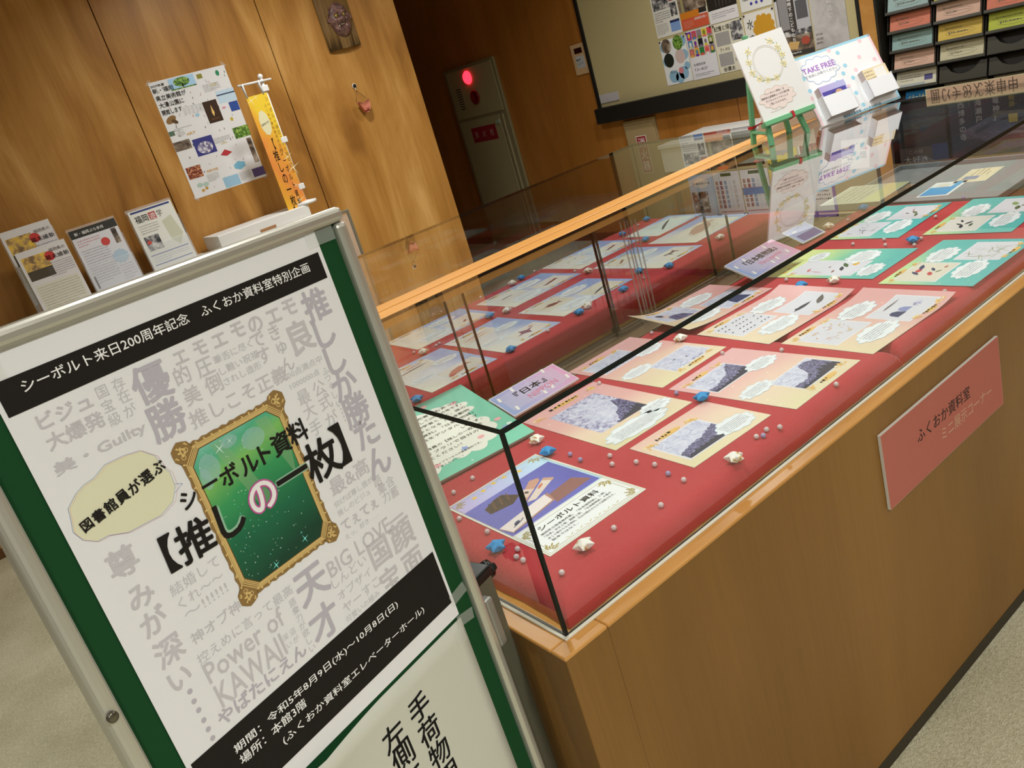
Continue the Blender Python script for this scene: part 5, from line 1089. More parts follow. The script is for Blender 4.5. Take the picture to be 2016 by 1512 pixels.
def L2(cc, w, h):
    cc.rect(0, 0, w, h, P('#dfdfe6', .5), 0); cc.rect(0, h * .87, w, h, P('#34342f', .6), 1); cc.tbox('新・福岡ぶら歩月', .02, h * .905, w * .62, .016, WT, 3, .01); cc.ell(w * .62, h * .70, .020, .020, P('#cc4844', .5), 3); cc.rect(w * .82, h * .62, w * .93, h * .86, I_PHOTO, 2)
    cc.scrib(.015, h * .72, w * .55, h * .84, 3, P('#c87a84', .6), 2, .5, 1); cc.scrib(.015, h * .12, w * .62, h * .68, 14, P('#8c8c98', .6), 2, .4, 2); cc.cloud(w * .78, h * .42, .038, .034, P('#b4cadc', .5), 2, None, 4); cc.scrib(w * .66, h * .05, w * .95, h * .30, 6, P('#9c94a4', .6), 2, .4, 3); cc.rect(.012, .015, .020, .075, INK, 2)
def L3(cc, w, h):
    cc.rect(0, 0, w, h, P('#e3e4dc', .5), 0); cc.rect(.01, h * .955, w - .01, h * .985, P('#34407c', .5), 1); cc.tbox('福岡', .018, h * .79, .064, .036, INK, 3, .01); cc.rect(.088, h * .79, .122, h * .91, P('#b4403c', .5), 2); cc.tbox('遊', .091, h * .797, .028, .030, WT, 3); cc.tbox('学', .128, h * .80, .026, .034, GHO, 3)
    cc.scrib(.018, h * .60, w * .52, h * .76, 4, P('#7c7c74', .6), 2, .4, 1); cc.rect(.018, h * .32, w * .42, h * .56, I_BW, 1.5); cc.ell(w * .16, h * .46, .010, .010, P('#cc5048', .5), 3); cc.poly([(w * .62, h * .72), (w * .86, h * .78), (w * .95, h * .45), (w * .80, h * .28), (w * .66, h * .40)], P('#c9cbb4', .5), 1.2)
    cc.rect(.012, h * .24, w - .012, h * .255, P('#4450a0', .5), 2); cc.rect(.012, h * .08, w - .012, h * .095, P('#4450a0', .5), 2); cc.scrib(.02, h * .12, w - .02, h * .22, 3, P('#8c90b8', .6), 2, .4, 8)
def holder(x, zt, fn, lab, w=.217, h=.31, tiers=1):
    tilt = R_(10); v = Vector((0, math.sin(tilt), math.cos(tilt)))
    M_ = frame((x, YW - .20, SZ + .004), (1, 0, 0), v); M_ = M_ if h < .34 else M_
    hd = thing('leaflet_holder', 'clear acrylic holder ' + lab, 'holder', M=T(x + w / 2, YW - .18, SZ), group='acrylic holders on the wall shelf')
    B().box((-.006, 0, -.004), (w + .006, h + .012, -.002), CLEAR, .001).make('back_plate', hd, M_)
    B().box((-.006, 0, .018), (w + .006, h * .42, .020), CLEAR, .001).make('front_plate', hd, M_)
    B().box((-.006, 0, -.003), (-.004, h * .75, .019), CLEAR).make('side_plate', hd, M_); B().box((w + .004, 0, -.003), (w + .006, h * .75, .019), CLEAR).make('side_plate', hd, M_)
    B().box((-.006, -.004, -.08), (w + .006, -.002, .05), CLEAR).make('foot_plate', hd, frame((x, YW - .20, SZ + .004), (1, 0, 0), (0, 0, 1)) @ Matrix.Rotation(0, 4, 'X'))
    cc = C(.0002); fn(cc, w, h - .004); return M_, cc
M_, cc = holder(-.035, 0, L1, 'holding sunset-picture leaflets, leftmost on the shelf', h=.355)
card('leaflet_stack', 'rear stack of sunset-picture history leaflets in the leftmost acrylic holder', 'leaflets', M_ @ T(0, .045, 0), .217, .305, .006, PAPER, cc, edge=PAPER)
cc = C(.0002); L1(cc, .217, .297)
card('leaflet_stack', 'front lower stack of sunset-picture history leaflets in the leftmost acrylic holder', 'leaflets', frame((-.020, YW - .245, SZ - .002), (1, 0, 0), (0, math.sin(.17), math.cos(.17))), .212, .290, .005, PAPER, cc, edge=PAPER)
M_, cc = holder(.232, 0, L2, 'holding black-headed leaflets, middle of the shelf row'); card('leaflet_stack', 'stack of black-headed white leaflets in the middle acrylic holder', 'leaflets', M_ @ T(0, .002, 0), .217, .306, .012, PAPER, cc, edge=PAPER)
M_, cc = holder(.515, 0, L3, 'holding blue-banded leaflets, right of the shelf row'); card('leaflet_stack', 'stack of blue-banded leaflets with a red character in the right acrylic holder', 'leaflets', M_ @ T(0, .002, 0), .217, .306, .012, PAPER, cc, edge=PAPER)
ob = thing('suggestion_box', 'low white box with a small brown slot on the wall shelf', 'box', loc=(1.1, YW - .17, SZ))
B().box((.84, YW - .30, SZ), (1.36, YW - .05, SZ + .075), P('#e4e4e0', .5), .004).make('body', ob, Matrix()); B().box((1.06, YW - .302, SZ + .020), (1.15, YW - .298, SZ + .034), P('#a87a50', .6)).make('slot', ob, Matrix())
# mini banner
bn = thing('table_banner', 'narrow orange and yellow vertical banner on a white pole by the panelled wall', 'banner', loc=(1.36, YW - .27, SZ))
WP = P('#e6e6e4', .4); bz = SZ + .075; yb = YW - .25
B().tube([(1.372, yb, bz), (1.378, yb, 1.02)], .0085, WP, 10).make('pole', bn, Matrix())
bm_ = bmesh.new(); bmesh.ops.create_uvsphere(bm_, u_segments=12, v_segments=8, radius=.014); B().bm(bm_, WP, True, T(1.378, yb, 1.03)).make('finial', bn, Matrix())
B().tube([(1.240, yb - .012, 1.012), (1.425, yb - .012, 1.006)], .0055, WP, 8).make('arm', bn, Matrix())
B().lathe([(.06, 0), (.06, .014), (.014, .02)], WP, 20, T(1.372, yb, bz)).make('base', bn, Matrix())
for z in (.955, .69, .44): B().box((1.358, yb - .018, z), (1.394, yb + .012, z + .03), WP, .003).make('clip', bn, Matrix())
for x, w in ((1.262, .008), (1.352, .008)): B().tube([(x, yb - .018, 1.016), (x + .003, yb - .015, .945)], .0045, P('#dcdcdc', .6), 6).tube([(x - .005, yb - .008, 1.014), (x + .003, yb - .015, .945)], .003, P('#dcdcdc', .6), 6).make('loop', bn, Matrix())
c = C(.0002); bW, bH = .115, .66; c.rect(0, 0, bW, bH, G_BANNER, 0); SP = P('#f6ecc0', .5)
for x, y, r in ((.02, .64, .03), (.05, .65, .02), (.10, .33, .035), (.11, .27, .045), (.08, .1, .04), (.03, .02, .03), (.09, .18, .02)): c.star(x, y, r, r * .07, 4, SP, 1, .4)
c.ell(.050, .52, .028, .065, P('#e2dcb4', .6), 2, 9); c.tbox('図書館員が選ぶ', .026, .505, .048, .012, INK, 3, 0.0, .012)
c.cur = 'lettering'; c.vtext('シーボルト来日200周年記念', .104, .63, .025, P('#9c6a28', .6), 3, 0, 1.15, .7); c.vtext('ふくおか資料室特別企画', .084, .60, .019, P('#9c6a28', .6), 3, 0, 1.2, .7)
c.vtext('【推しの一枚】', .045, .41, .060, INK, 4, .012, 1.0, .5); c.vtext('シーボルト資料', .078, .36, .040, INK, 4, .006, 1.1, .5)
bl = B().box((0, 0, -.0006), (bW, bH, 0), P('#e8b040', .7)).make('cloth', bn, frame((1.258, yb - .016, .285 + .005), (.99, .0, .0), (.0, 0, 1))); c.build(bl, None)
# clear desk sign in a grey frame
ds = thing('framed_screen', 'clear screen in a slim grey metal frame standing behind the notice board corner', 'screen', loc=(1.35, YW - .3, FL))
GRY = P('#8c8878', .4, metal=.5); yd = YW - .30
for a, b_ in (((1.15, yd, .250), (1.575, yd + .014, .264)), ((1.561, yd, FL + .02), (1.575, yd + .014, .25)), ((1.15, yd, FL + .02), (1.164, yd + .014, .25)), ((1.164, yd, FL + .06), (1.561, yd + .014, FL + .075))): B().box(a, b_, GRY, .002).make('frame_rail', ds, Matrix())
for x in (1.157, 1.568): B().box((x - .012, yd - .12, FL), (x + .012, yd + .134, FL + .02), GRY, .002).make('foot', ds, Matrix())
B().box((1.164, yd + .005, FL + .075), (1.561, yd + .009, .25), CLEAR).make('panel', ds, Matrix())

# ================================================================== FAR WALL
def WFm(y, z, x=XF - .005): return frame((x, y, z), (0, -1, 0), (0, 0, 1))
BEI, BEID = P('#a29a74', .55), P('#8c8462', .6)
hy = thing('hydrant_cabinet', 'beige steel fire hydrant cabinet with a glowing red lamp in the dark corridor', 'cabinet', loc=(XF, 5.38, FL))
B().box((XF - .030, 5.02, FL), (XF - .005, 5.77, .845), BEID, .004).make('body', hy, Matrix())
B().box((XF - .038, 5.05, .42), (XF - .030, 5.73, .825), BEI, .003).make('upper_panel', hy, Matrix())
dr = B().box((XF - .038, 5.13, FL + .06), (XF - .030, 5.73, .395), BEI, .003).make('door', hy, Matrix())
B().box((XF - .042, 5.075, FL + .06), (XF - .030, 5.10, .395), P('#b4aa86', .4, metal=.3), .002).make('edge_trim', hy, Matrix())
B().box((XF - .048, 5.140, .325), (XF - .038, 5.185, .355), P('#9cae9c', .4)).make('latch', dr, Matrix())
B().lathe([(.056, 0), (.056, .006), (.046, .020), (.026, .030), (.004, .034)], P('#ff2030', .3, emit=5.0), 20).make('lamp', hy, WFm(5.415, .745, XF - .038))
B().lathe([(.060, 0), (.060, .010), (.042, .016), (.040, .010), (.010, .010)], P('#7c1418', .35), 24).make('alarm_button', hy, WFm(5.385, .575, XF - .038))
for k in range(9): B().box((XF - .0395, 5.57, .50 + .021 * k), (XF - .0375, 5.64, .507 + .021 * k), P('#2c2818', .7)).make('speaker_slot', hy, Matrix())
c = C(.0004); c.cur = 'lettering'; c.tbox('消', .035, .035, .055, .060, P('#c89a90', .6), 2); c.tbox('火', .155, .035, .055, .060, P('#c89a90', .6), 2); c.tbox('栓', .270, .035, .055, .060, P('#c89a90', .6), 2)
lb = B().box((0, 0, 0), (.365, .128, .001), P('#8e1c28', .6)).make('label_plate', dr, WFm(5.585, .200, XF - .0385)); c.build(lb, None, None, .001)
sw = thing('wall_controller', 'cream wall controller with a dark display beside the pin board', 'switch', loc=(XF, 4.02, .52))
B().box((XF - .016, 3.942, .526), (XF - .004, 4.103, .740), P('#c9a880', .5), .004).make('body', sw, Matrix()); B().box((XF - .018, 3.985, .675), (XF - .016, 4.065, .712), P('#2c1010', .3)).make('display', sw, Matrix())
c = C(.0003); c.scrib(.008, .045, .082, .066, 1, INK, 1, .9, 3); c.scrib(.008, .02, .08, .04, 3, TXT, 1, .5, 4)
nl = B().box((0, 0, 0), (.09, .085, .0008), P('#b8bcc0', .6)).make('label', sw, WFm(4.070, .572, XF - .016)); c.build(nl, None, None, .0008)
ex = thing('extinguisher_cabinet', 'beige recessed fire extinguisher cabinet under the pin board with a red label', 'cabinet', loc=(XF, 3.58, FL))
B().box((XF - .022, 3.43, FL + .05), (XF - .004, 3.74, .140), P('#a08a60', .55), .003).make('body', ex, Matrix()); B().box((XF - .027, 3.445, FL + .07), (XF - .022, 3.728, .105), P('#ae9870', .55), .002).make('door', ex, Matrix())
c = C(.0004); c.rect(0, 0, .100, .27, P('#e4dcd0', .6), 0); c.rect(.006, .006, .094, .264, P('#a02430', .6), 1); c.cur = 'lettering'; c.vtext('消火器', .05, .218, .074, WT, 3, .01, 1.12)
lb = B().box((0, 0, 0), (.100, .27, .001), WHITE).make('label_plate', ex, WFm(3.638, -.245, XF - .028)); c.build(lb, None, None, .001)
# pin board
pb = thing('pin_board', 'large beige pin board in a black frame covered with flyers', 'pin board', loc=(XF, 2.9, .2))
B().box((XF - .018, 1.85, .262), (XF - .005, 3.925, 1.62), I_CORK).make('cork_panel', pb, Matrix())
BF = P('#1b1916', .55)
for a, b_ in (((XF - .075, 1.82, .160), (XF - .005, 3.945, .268)), ((XF - .030, 3.915, .16), (XF - .005, 3.945, 1.65)), ((XF - .030, 1.815, .16), (XF - .005, 1.855, 1.65)), ((XF - .05, 1.82, 1.62), (XF - .005, 3.945, 1.66))): B().box(a, b_, BF, .002).make('frame_rail', pb, Matrix())
B().box((XF - .024, 3.72, .296), (XF - .020, 3.91, .357), P('#c4c0c4', .25, spec=.6)).make('label_holder', pb, Matrix())
PIN = P('#1c1c1c', .4)
def flyer(yl, z0, w, h, lab, fn):
    cc = C(.0004); fn(cc, w, h); o = card('flyer', lab, 'flyer', WFm(yl, z0, XF - .0195), w, h, .0008, PAPER, cc, edge=PAPER, group='flyers pinned to the board')
    for x, y in ((.008, h - .008), (w - .008, h - .008)): B().lathe([(.0055, 0), (.0055, .004), (.003, .008)], PIN, 8).make('pin', o, WFm(yl, z0, XF - .0195) @ T(x, y, .001))
def base_(col): return lambda cc, w, h: cc.rect(0, 0, w, h, P(col, .6), 0)
def f1(cc, w, h): base_('#dcdcd4')(cc, w, h); cc.rect(.012, h * .55, w * .68, h * .80, I_BW, 1); cc.rect(w * .70, h * .66, w * .98, h * .98, P('#9c6a6c', .6), 1); cc.rect(w * .70, h * .36, w * .95, h * .63, I_BW, 1); cc.rect(0, h * .82, w * .68, h, P('#bcd4dc', .5), 1); cc.scrib(.012, h * .30, w * .66, h * .52, 5, TXT, 2, .5, 1); cc.scrib(.012, h * .06, w * .5, h * .28, 8, TXT, 2, .4, 2); cc.rect(w * .60, h * .06, w * .97, h * .26, P('#7c9cd0', .5), 1); cc.rect(w * .60, h * .24, w * .97, h * .29, NVY, 1.5)
def f2(cc, w, h):
    base_('#dfe3e6')(cc, w, h); LBm = P('#8ab2cc', .5)
    for x, y, r in ((0, .24, .04), (0, .15, .035), (.22, .27, .04), (.22, .17, .04), (.07, .05, .05), (.16, .06, .05), (.12, .01, .045), (.2, .1, .03)): cc.ell(min(max(x, r * .8), w - r * .8), min(max(y, r * .8), h - r * .8), r * .8, r * .8, LBm, 1, 16)
    for x, y, m_ in ((.055, .245, I_PHOTO), (.155, .250, I_TREE), (.055, .155, P('#1c241c', .6)), (.155, .165, P('#c9b4b0', .6))): cc.ell(x, y, .042, .045, m_, 2)
    cc.tbox('もっと', .05, .070, .060, .018, INK, 4, .01); cc.ell(.140, .078, .020, .020, P('#cc8088', .5), 3)
def f3(cc, w, h): cc.rect(0, h * .35, w, h, I_PHOTO, 1); cc.rect(.02, h * .35, .04, h * .9, P('#9c9468', .6), 1.5); cc.rect(0, h * .22, w * .7, h * .35, P('#cc7c24', .5), 2); cc.rect(0, 0, w, h * .24, P('#c8583c', .5), 1.5); cc.tbox('長崎街道の賑い', w * .5, h * .15, w * .45, .016, WT, 4); cc.scrib(.015, .01, w * .45, h * .18, 5, P('#e0a890', .6), 3, .4, 3); cc.rect(w * .7, h * .26, w * .98, h * .36, P('#2c2620', .6), 2.5); cc.rect(w * .3, h * .92, w * .7, h, P('#c8583c', .5), 2)
def f4(cc, w, h):
    base_('#dad9df')(cc, w, h); cols = ['#6c2c9c', '#c83c5c', '#8c7c84', '#d8c03c', '#d0504c', '#4c84a8', '#c9c4a8', '#1c1c20', '#dcdcdc', '#78842c', '#a8685c', '#d8a43c', '#2c7c3c', '#d8746c', '#7c6c7c']
    for k in range(15):
        i, j = k % 5, k // 5; x, y = .008 + i * .041, h - .055 - j * .052; cc.rect(x, y, x + .038, y + .049, P(cols[k], .6), 1); cc.ell(x + .019, y + .026, .010, .014, P(cols[(k * 7 + 3) % 15], .6), 2, 12); cc.ell(x + .019, y + .006, .015, .008, P(cols[(k * 4 + 1) % 15], .6), 1.8, 10)
    cc.tbox('生蔵国宝展', .022, h * .28, .095, .015, TXT, 3); cc.tbox('7.2―8.27', .022, h * .18, .105, .015, TXT, 3); cc.scrib(.02, h * .06, w * .8, h * .13, 2, TXT, 3, .4, 4)
def f5(cc, w, h): cc.rect(0, h * .25, w, h, P('#221e18', .6), 1); cc.rect(0, 0, w, h * .25, P('#dcdadc', .5), 1); [cc.rect(w * (.3 + .12 * k), h * .3, w * (.31 + .12 * k), h * .7, P('#6c6458', .6), 2) for k in range(5)]; cc.scrib(.02, h * .08, w * .9, h * .2, 3, TXT, 2, .5, 5)
def f6(cc, w, h): base_('#d9d5c2')(cc, w, h); [cc.rect(*q, I_BW if i % 2 else P('#9c9a98', .6), 1) for i, q in enumerate(((.012, h * .55, w * .52, h * .82), (w * .58, h * .60, w * .97, h * .97), (.012, h * .14, w * .52, h * .40), (w * .58, h * .20, w * .97, h * .5)))]; cc.tbox('記憶と描', .01, h * .85, w * .52, .030, INK, 3, .01); cc.tbox('71-93', .03, h * .44, .07, .018, GHO, 3); cc.tbox('谷健太', .03, h * .03, .09, .026, INK, 3, .01)
def f7(cc, w, h): base_('#dcdcd8')(cc, w, h); cc.rect(0, h * .28, w, h, P('#d8c848', .5), 1); cc.cloud(w * .5, h * .6, w * .35, h * .22, P('#a89c98', .6), 2, None, 3); [cc.ell(w * (.35 + .17 * k), h * .12, .009, .009, P('#3c3c9c', .6), 2) for k in range(3)]; cc.scrib(.02, h * .18, w * .9, h * .24, 1, TXT, 2, .6, 7)
def f8(cc, w, h): base_('#dedcd6')(cc, w, h); cc.cloud(w * .62, h * .66, w * .36, h * .28, P('#c8942c', .5), 1, None, 8); cc.ell(w * .62, h * .42, w * .3, h * .14, P('#b09c84', .6), 1.4); cc.cloud(w * .72, h * .32, w * .2, h * .10, P('#84303c', .6), 2, None, 5); cc.ell(w * .6, h * .45, .022, .006, GHO, 3); cc.tbox('水', .02, h * .70, .045, .055, INK, 4); cc.tbox('の', .025, h * .42, .040, .050, GHO, 4)
def f9(cc, w, h):
    base_('#3c3834')(cc, w, h); cc.rect(0, h * .42, w * .08, h * .95, P('#c8c6c8', .6), 1); cc.rect(w * .10, h * .45, w * .38, h, P('#8c8a8c', .6), 1); cc.rect(w * .58, h * .42, w, h, P('#b4b4b8', .6), 1); cc.rect(w * .62, h * .58, w * .95, h * .88, P('#58585c', .6), 2); cc.rect(0, h * .33, w, h * .42, I_BW, 1.5); cc.rect(0, h * .08, w, h * .33, I_PHOTO, 1.5); cc.ell(w * .78, h * .22, .028, .022, P('#a84c3c', .6), 3); cc.poly([(w * .15, h * .14), (w * .5, h * .1), (w * .6, h * .22), (w * .3, h * .25)], P('#c8a468', .6), 3); cc.rect(w * .38, h * .40, w * .52, h, P('#4c4644', .6), 2.5)
    cc.cur = 'lettering'; cc.vtext('戦時下のこどもたち', w * .45, h * .93, .025, WT, 5, .012, 1.1); cc.scrib(.02, h * .03, w * .9, h * .065, 1, WT, 4, .8, 9)
def f10(cc, w, h): cc.rect(0, 0, w, h, I_GREY, 0); cc.cur = 'lettering'; cc.vtext('由ことばに読む', w * .55, h * .93, .032, P('#e0dedc', .6), 3, .0, 1.2); cc.tbox('07.04', .012, .072, .040, .011, GHO, 3); cc.tbox('09.03', .012, .048, .040, .011, GHO, 3); cc.scrib(.012, .025, .05, .038, 1, GHO, 3, .7, 2)
def f11(cc, w, h): base_('#dedcda')(cc, w, h); cc.rect(.01, h * .3, w - .01, h * .95, I_FOOD, 1); cc.scrib(.02, h * .05, w * .9, h * .25, 4, TXT, 2, .5, 12)
def f12(cc, w, h): base_('#bcd0e4')(cc, w, h); cc.rect(.01, h * .4, w * .7, h * .9, I_BW, 1); cc.ell(w * .5, h * .2, w * .3, h * .12, P('#e4e4dc', .5), 2); cc.tbox('甘味百年小径', w * .15, h * .18, w * .7, .016, NVY, 4)
def f13(cc, w, h): base_('#e0dfe0')(cc, w, h); [cc.rect(.012 + .036 * (k % 5), h * .2 + .032 * (k // 5), .034 + .036 * (k % 5), h * .2 + .026 + .032 * (k // 5), P(['#b08c7c', '#8ca4bc', '#c4c4c0', '#9c6c6c', '#d0d8dc'][(k * 3) % 5], .6), 1) for k in range(30)]; cc.rect(.01, h * .90, w - .01, h * .915, RED, 1); cc.rect(w * .3, h * .03, w * .7, h * .10, DGR, 1)
for a in ((3.250, .618, .215, .300, 'white flyer with black and white street photographs, upper row at the left', f1), (3.248, .315, .222, .285, 'pale blue flyer with four round nature pictures', f2), (3.030, .620, .215, .300, 'flyer with a brown photograph above orange and red bands', f3),
          (3.020, .312, .212, .300, 'white flyer with a grid of fifteen small colourful portraits', f4), (2.808, .612, .215, .300, 'flyer with a black stage photograph above a white band', f5), (2.802, .315, .225, .292, 'cream flyer with four grey sketches and brush lettering', f6),
          (2.570, .628, .215, .297, 'yellow flyer with a grey blob and a white foot strip', f7), (2.568, .318, .215, .297, 'white flyer with a golden round shape and brush characters', f8), (2.345, .322, .215, .330, 'dark photographic flyer with white vertical characters', f9), (2.122, .330, .208, .420, 'tall grey plaster-textured flyer with faint vertical lettering', f10),
          (2.340, .665, .215, .297, 'white flyer with a red dish photograph above the dark photographic flyer', f11), (3.245, .935, .215, .300, 'pale blue flyer with a railway photograph, third row at the left', f12), (3.025, .935, .215, .300, 'white flyer filled with a grid of tiny pictures, third row', f13), (2.800, .935, .215, .300, 'white flyer filled with blue-grey tiny pictures, third row right of the grid flyer', lambda cc, w, h: (f13(cc, w, h), cc.rect(0, h * .4, w, h * .55, P('#5c84b8', .5), 3))),
          (2.575, .935, .215, .300, 'yellow-edged flyer with an orange picture, third row', lambda cc, w, h: (base_('#e0d060')(cc, w, h), cc.rect(.05, h * .2, w - .02, h * .8, P('#d89c3c', .5), 1))), (2.350, .975, .215, .300, 'violet-bordered flyer with a white rounded panel, third row', lambda cc, w, h: (base_('#8c6cac')(cc, w, h), cc.rect(.02, .03, w - .02, h - .04, P('#e4e4dc', .5), 1), cc.scrib(.04, .1, w - .04, .2, 4, TXT, 2, .5, 3)))):
    flyer(*a)
# white-clothed table under the pin board
tb = thing('side_table', 'table covered with a white cloth against the far wall below the pin board', 'table', loc=(3.75, 2.5, FL))
B().box((3.52, 1.90, -.012), (XF - .02, 3.02, .012), P('#dcdad4', .8), .004).make('tablecloth', tb, Matrix()); B().box((3.53, 1.91, -.16), (3.534, 3.01, -.012), P('#d6d4cc', .8)).make('cloth_skirt', tb, Matrix())
for x, y in ((3.56, 1.95), (3.56, 2.97), (XF - .08, 1.95), (XF - .08, 2.97)): B().box((x - .015, y - .015, FL), (x + .015, y + .015, -.012), P('#5c4a34', .5)).make('leg', tb, Matrix())

# leaflet rack
rk = thing('leaflet_rack', 'tall black plastic leaflet rack with rows of sloping pockets by the far wall', 'rack', loc=(3.9, 1.1, FL))
RKM, PKT = P('#26231d', .45), P('#3c3a30', .3, alpha=.9)
B().box((3.93, .40, FL + .3), (3.95, 1.668, 1.10), RKM, .003).make('back_panel', rk, Matrix())
for y in (.40, 1.655): B().box((3.82, y, FL + .3), (3.95, y + .013, 1.10), RKM, .002).make('side_panel', rk, Matrix())
cols_ = {0: ['#8fa6a4', '#c2735c', '#84a09c', '#c4a08c', 'photo', 'blue'], 1: ['#b4a83c', '#c2a08c', '#c4a850', '#b8b294', None, '#bcb6a0'], 2: ['#a8a49c', '#c2735c', '#a8b044', None, None, 'white'], 3: ['#c4a850', '#84a09c', '#c2735c', '#c4a08c', '#b8b294', None], 4: ['#b8b294', '#c2735c', None, '#a8b044', '#c4a850', None]}
names = {'#8fa6a4': 'grey-blue', '#c2735c': 'brick red', '#84a09c': 'teal grey', '#c4a08c': 'pale pink', 'photo': 'white picture', 'blue': 'narrow bright blue', '#b4a83c': 'olive yellow', '#c2a08c': 'pinkish', '#c4a850': 'mustard yellow', '#b8b294': 'cream grey', '#bcb6a0': 'off-white', '#a8a49c': 'grey', '#a8b044': 'lime green', 'white': 'white titled'}
ords = ['first', 'second', 'third', 'fourth', 'fifth']; rowsn = ['top visible row', 'second row', 'third row', 'fourth row', 'fifth row', 'lowest row']
for cix in range(5):
    for rix in range(8):
        zt = .508 - (rix - 0) * .0935; yl = 1.640 - .006 + cix * -.2345 - .010
        tl = R_(16); v = Vector((math.sin(tl), 0, math.cos(tl))); Mp = frame((3.868, yl + .006, zt - .088), (0, -1, 0), v)
        w = .222; b = B()
        notch = []; 
        pts = [(0, 0), (w, 0), (w, .080), (w - .030, .080), (w - .055, .050), (w - .085, .036), (w / 2, .032), (.085, .036), (.055, .050), (.030, .080), (0, .080)] if (rix < 6 and cols_[cix][rix] is None) else [(0, 0), (w, 0), (w, .088), (0, .088)]
        if not (rix < 6 and cols_[cix][rix] is None): pts = [(0, 0), (w, 0), (w, .014), (0, .014)]
        n = len(pts); b.add([(x, y, .020) for x, y in pts] + [(x, y, .018) for x, y in pts], [list(range(n)), list(range(2 * n - 1, n - 1, -1))] + [[i, n + i, n + (i + 1) % n, (i + 1) % n] for i in range(n)], PKT)
        b.box((-.002, 0, -.012), (.0, .086, .020), RKM).box((w, 0, -.012), (w + .002, .086, .020), RKM).box((0, 0, -.012), (w, .002, .020), RKM).box((0, 0, -.014), (w, .090, -.012), RKM)
        b.make('pocket', rk, Mp)
        if rix >= 6: continue
        k = cols_[cix][rix]
        if not k: continue
        cc = C(.0003); W_, H_ = (.205, .086) if k != 'blue' else (.135, .080); x0 = .008 if k != 'blue' else .045
        col = {'photo': '#c4c0ac', 'blue': '#1c74ac', 'white': '#c4bea6'}.get(k, k); cc.rect(0, 0, W_, H_, P(col, .7), 0)
        LN = P('#5c584c', .7)
        if k == 'blue': cc.tbox('ぐるーり糸島', .018, H_ - .045, W_ - .036, .026, P('#d8d48c', .6), 3, .012)
        elif k == 'photo': cc.rect(.145, H_ - .055, .187, H_ - .028, P('#4c4878', .6), 2); cc.scrib(.02, H_ - .05, .13, H_ - .015, 3, LN, 2, .4, 3); cc.rect(.02, H_ - .075, .15, H_ - .062, P('#9ca4a4', .6), 2)
        elif k == 'white': cc.tbox('サハラの歳月', .03, H_ - .036, .12, .015, LN, 3, .01); cc.scrib(.03, H_ - .06, .15, H_ - .044, 1, LN, 2, .5, 3)
        else:
            cc.scrib(.03, H_ - .030, .16, H_ - .018, 1, LN, 2, .5, cix * 9 + rix); cc.ring([(.105 + .07 * math.cos(t * .524), H_ - .048 + .014 * math.sin(t * .524)) for t in range(12)], .0008, LN, 2); cc.scrib(.05, H_ - .055, .15, H_ - .042, 1, LN, 2.5, .7, rix); cc.line([(.03, H_ - .010), (.045, H_ - .040), (.16, H_ - .048)], .0008, LN, 2)
        card('leaflet_bundle', '%s leaflets in the %s rack column from the wooden post, %s' % (names[k], ords[cix], rowsn[rix]), 'leaflets', Mp @ T(x0, .003, -.006), W_, H_, .018, P(col, .7), cc, edge=P(col, .7), group='leaflets in the black rack')

# navy posters below the rack
def nav(cc, w, h):
    cc.rect(0, 0, w, h, I_NAVY, 0); cc.cur = 'lettering'
    cc.vtext('栄西博多の寺', .06, h - .05, .034, P('#b4b0b8', .6), 3, 0, 1.15); cc.vtext('の海瀬戸', .14, h - .05, .034, P('#b4b0b8', .6), 3, 0, 1.15); cc.vtext('「竜神」', .22, h - .05, .034, P('#b4b0b8', .6), 3, 0, 1.15); cc.vtext('宝永物語', .29, h - .03, .026, P('#a8924c', .6), 3, 0, 1.1)
    cc.rect(.272, h - .20, .312, h - .16, P('#a8923c', .6), 3)
c = C(.0004); nav(c, .62, .42)
card('navy_poster', 'dark navy poster with white and gold vertical characters below the leaflet rack', 'poster', frame((3.785, 1.33, -.3845), (0, -1, 0), (0, 0, 1)), .62, .42, .004, I_NAVY, c, edge=I_NAVY)
c = C(.0004); c.rect(0, 0, .25, .40, P('#2c2a2e', .6), 0); c.rect(.015, .21, .235, .385, P('#28303c', .6), 1); c.rect(.03, .17, .12, .27, P('#302c26', .6), 1.5); c.rect(0, 0, .17, .15, P('#54484a', .6), 1); c.rect(.17, 0, .25, .16, P('#34406c', .6), 1.2); c.cur = 'lettering'
c.tbox('この世', .05, .120, .075, .018, P('#9c948c', .6), 3); c.tbox('大好き', .02, .070, .125, .036, P('#b8b0a8', .6), 3); c.tbox('なんです', .03, .030, .115, .028, P('#a8a098', .6), 3)
card('picture_poster', 'brown and blue poster with pale lettering left of the navy poster', 'poster', frame((3.785, 1.60, -.3845), (0, -1, 0), (0, 0, 1)), .25, .40, .004, P('#2c2a2e', .6), c, edge=P('#2c2a2e', .6))
tag(bx('low_bench', (3.60, .3, FL), (3.80, 1.66, -.385), P('#2c2620', .5), bev=.004), 'low dark bench under the leaflet rack', 'bench')

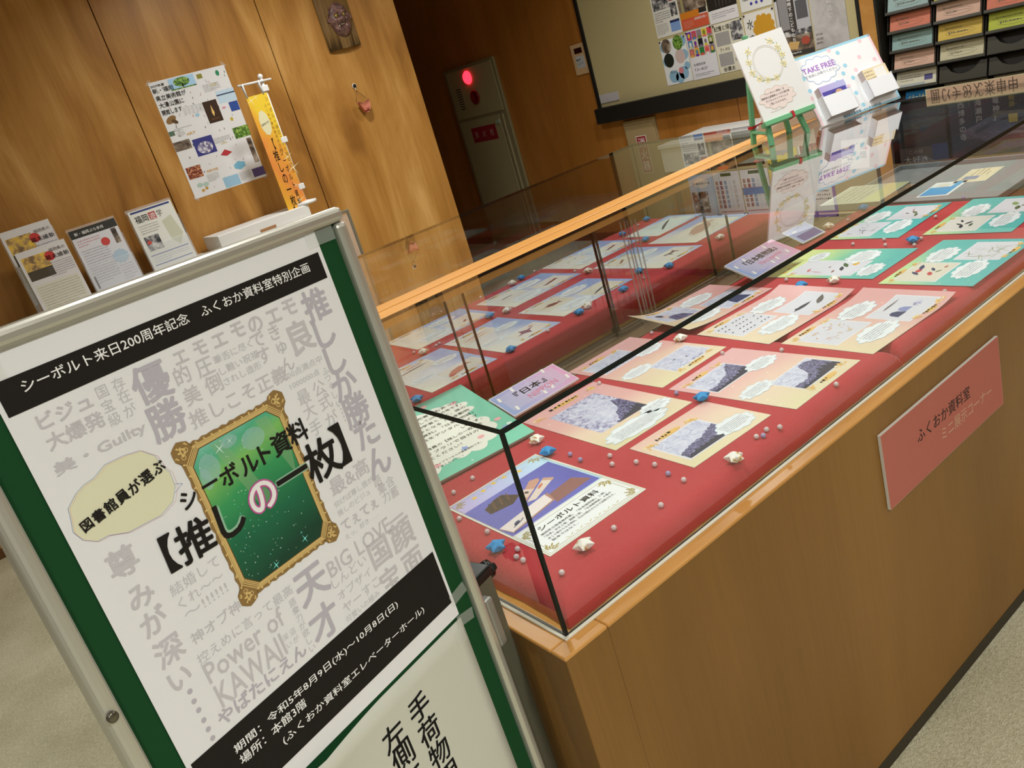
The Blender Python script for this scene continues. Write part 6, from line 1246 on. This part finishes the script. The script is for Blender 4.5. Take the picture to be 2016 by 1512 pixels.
# ---- small table beyond the end of the case
st = thing('reading_table', 'dark brown table touching the far end of the display case', 'table', loc=(2.35, .6, FL))
B().box((1.965, .10, -.055), (2.62, 1.10, -.030), P('#5c4630', .45), .003).make('table_top', st, Matrix())
for x, y in ((2.0, .14), (2.58, .14), (2.0, 1.06), (2.58, 1.06)): B().box((x - .02, y - .02, FL), (x + .02, y + .02, -.055), P('#4c3a28', .5), .002).make('leg', st, Matrix())
ty = thing('grey_tray', 'shallow grey plastic tray with rounded corners beyond the end of the case', 'tray', loc=(2.25, .5, -.03))
TG = P('#8e9292', .5)
B().box((2.02, .33, -.0295), (2.50, .88, -.024), TG, .002).make('base', ty, Matrix())
for a, b_ in (((2.02, .33, -.029), (2.028, .88, -.008)), ((2.492, .33, -.029), (2.50, .88, -.008)), ((2.028, .33, -.029), (2.492, .338, -.008)), ((2.028, .872, -.029), (2.492, .88, -.008))): B().box(a, b_, TG, .002).make('rim', ty, Matrix())
c = C(.0002); c.rect(.01, .01, .10, .095, P('#4c9cd0', .5), 1); c.ell(.12, .06, .022, .018, P('#d8d8c8', .5), 1); c.rect(.10, .01, .155, .03, P('#5ca8d4', .5), 1)
card('postcard', 'bright blue and white postcard lying in the grey tray', 'card', lay(2.19, .575, -.0238, 4, .16, .10), .16, .10, .001, P('#e0e4e0', .5), c, edge=WHITE)
c = C(.0002); c.rect(.03, .04, .07, .085, P('#8c94a8', .5), 1); c.scrib(.075, .02, .15, .08, 4, P('#9c8c5c', .6), 1, .4, 3)
card('postcard', 'cream postcard with a small grey picture lying in the grey tray', 'card', lay(2.33, .525, -.0238, 4, .16, .10), .16, .10, .001, P('#ddd2b0', .5), c, edge=WHITE)
c = C(.0002); c.rect(.004, .004, .216, .07, P('#d4d8a4', .5), 1); c.rect(.004, .07, .216, .20, P('#c8ccb4', .5), 1); c.scrib(.02, .08, .20, .19, 5, P('#8c8c7c', .6), 2, .3, 4)
card('magazine_stack', 'stack of pale green magazines beside the grey tray', 'magazines', lay(2.12, .80, -.0236, 3, .22, .21), .22, .21, .022, P('#dfe4d4', .5), c, edge=P('#b8bca8', .6))
c = C(.0002); c.cur = 'lettering'; c.vtext('く子', .045, .085, .028, INK, 2, .01, 1.1); c.vtext('福憶', .095, .085, .030, INK, 2, .015, 1.1)
card('character_card', 'white card with large black vertical characters standing on the reading table', 'card', frame((2.60, 1.21 - .03, -.030 + .0), (0.0, -1, 0), (.2, 0, 1)), .12, .115, .002, P('#cfcac0', .7), c, edge=WHITE)
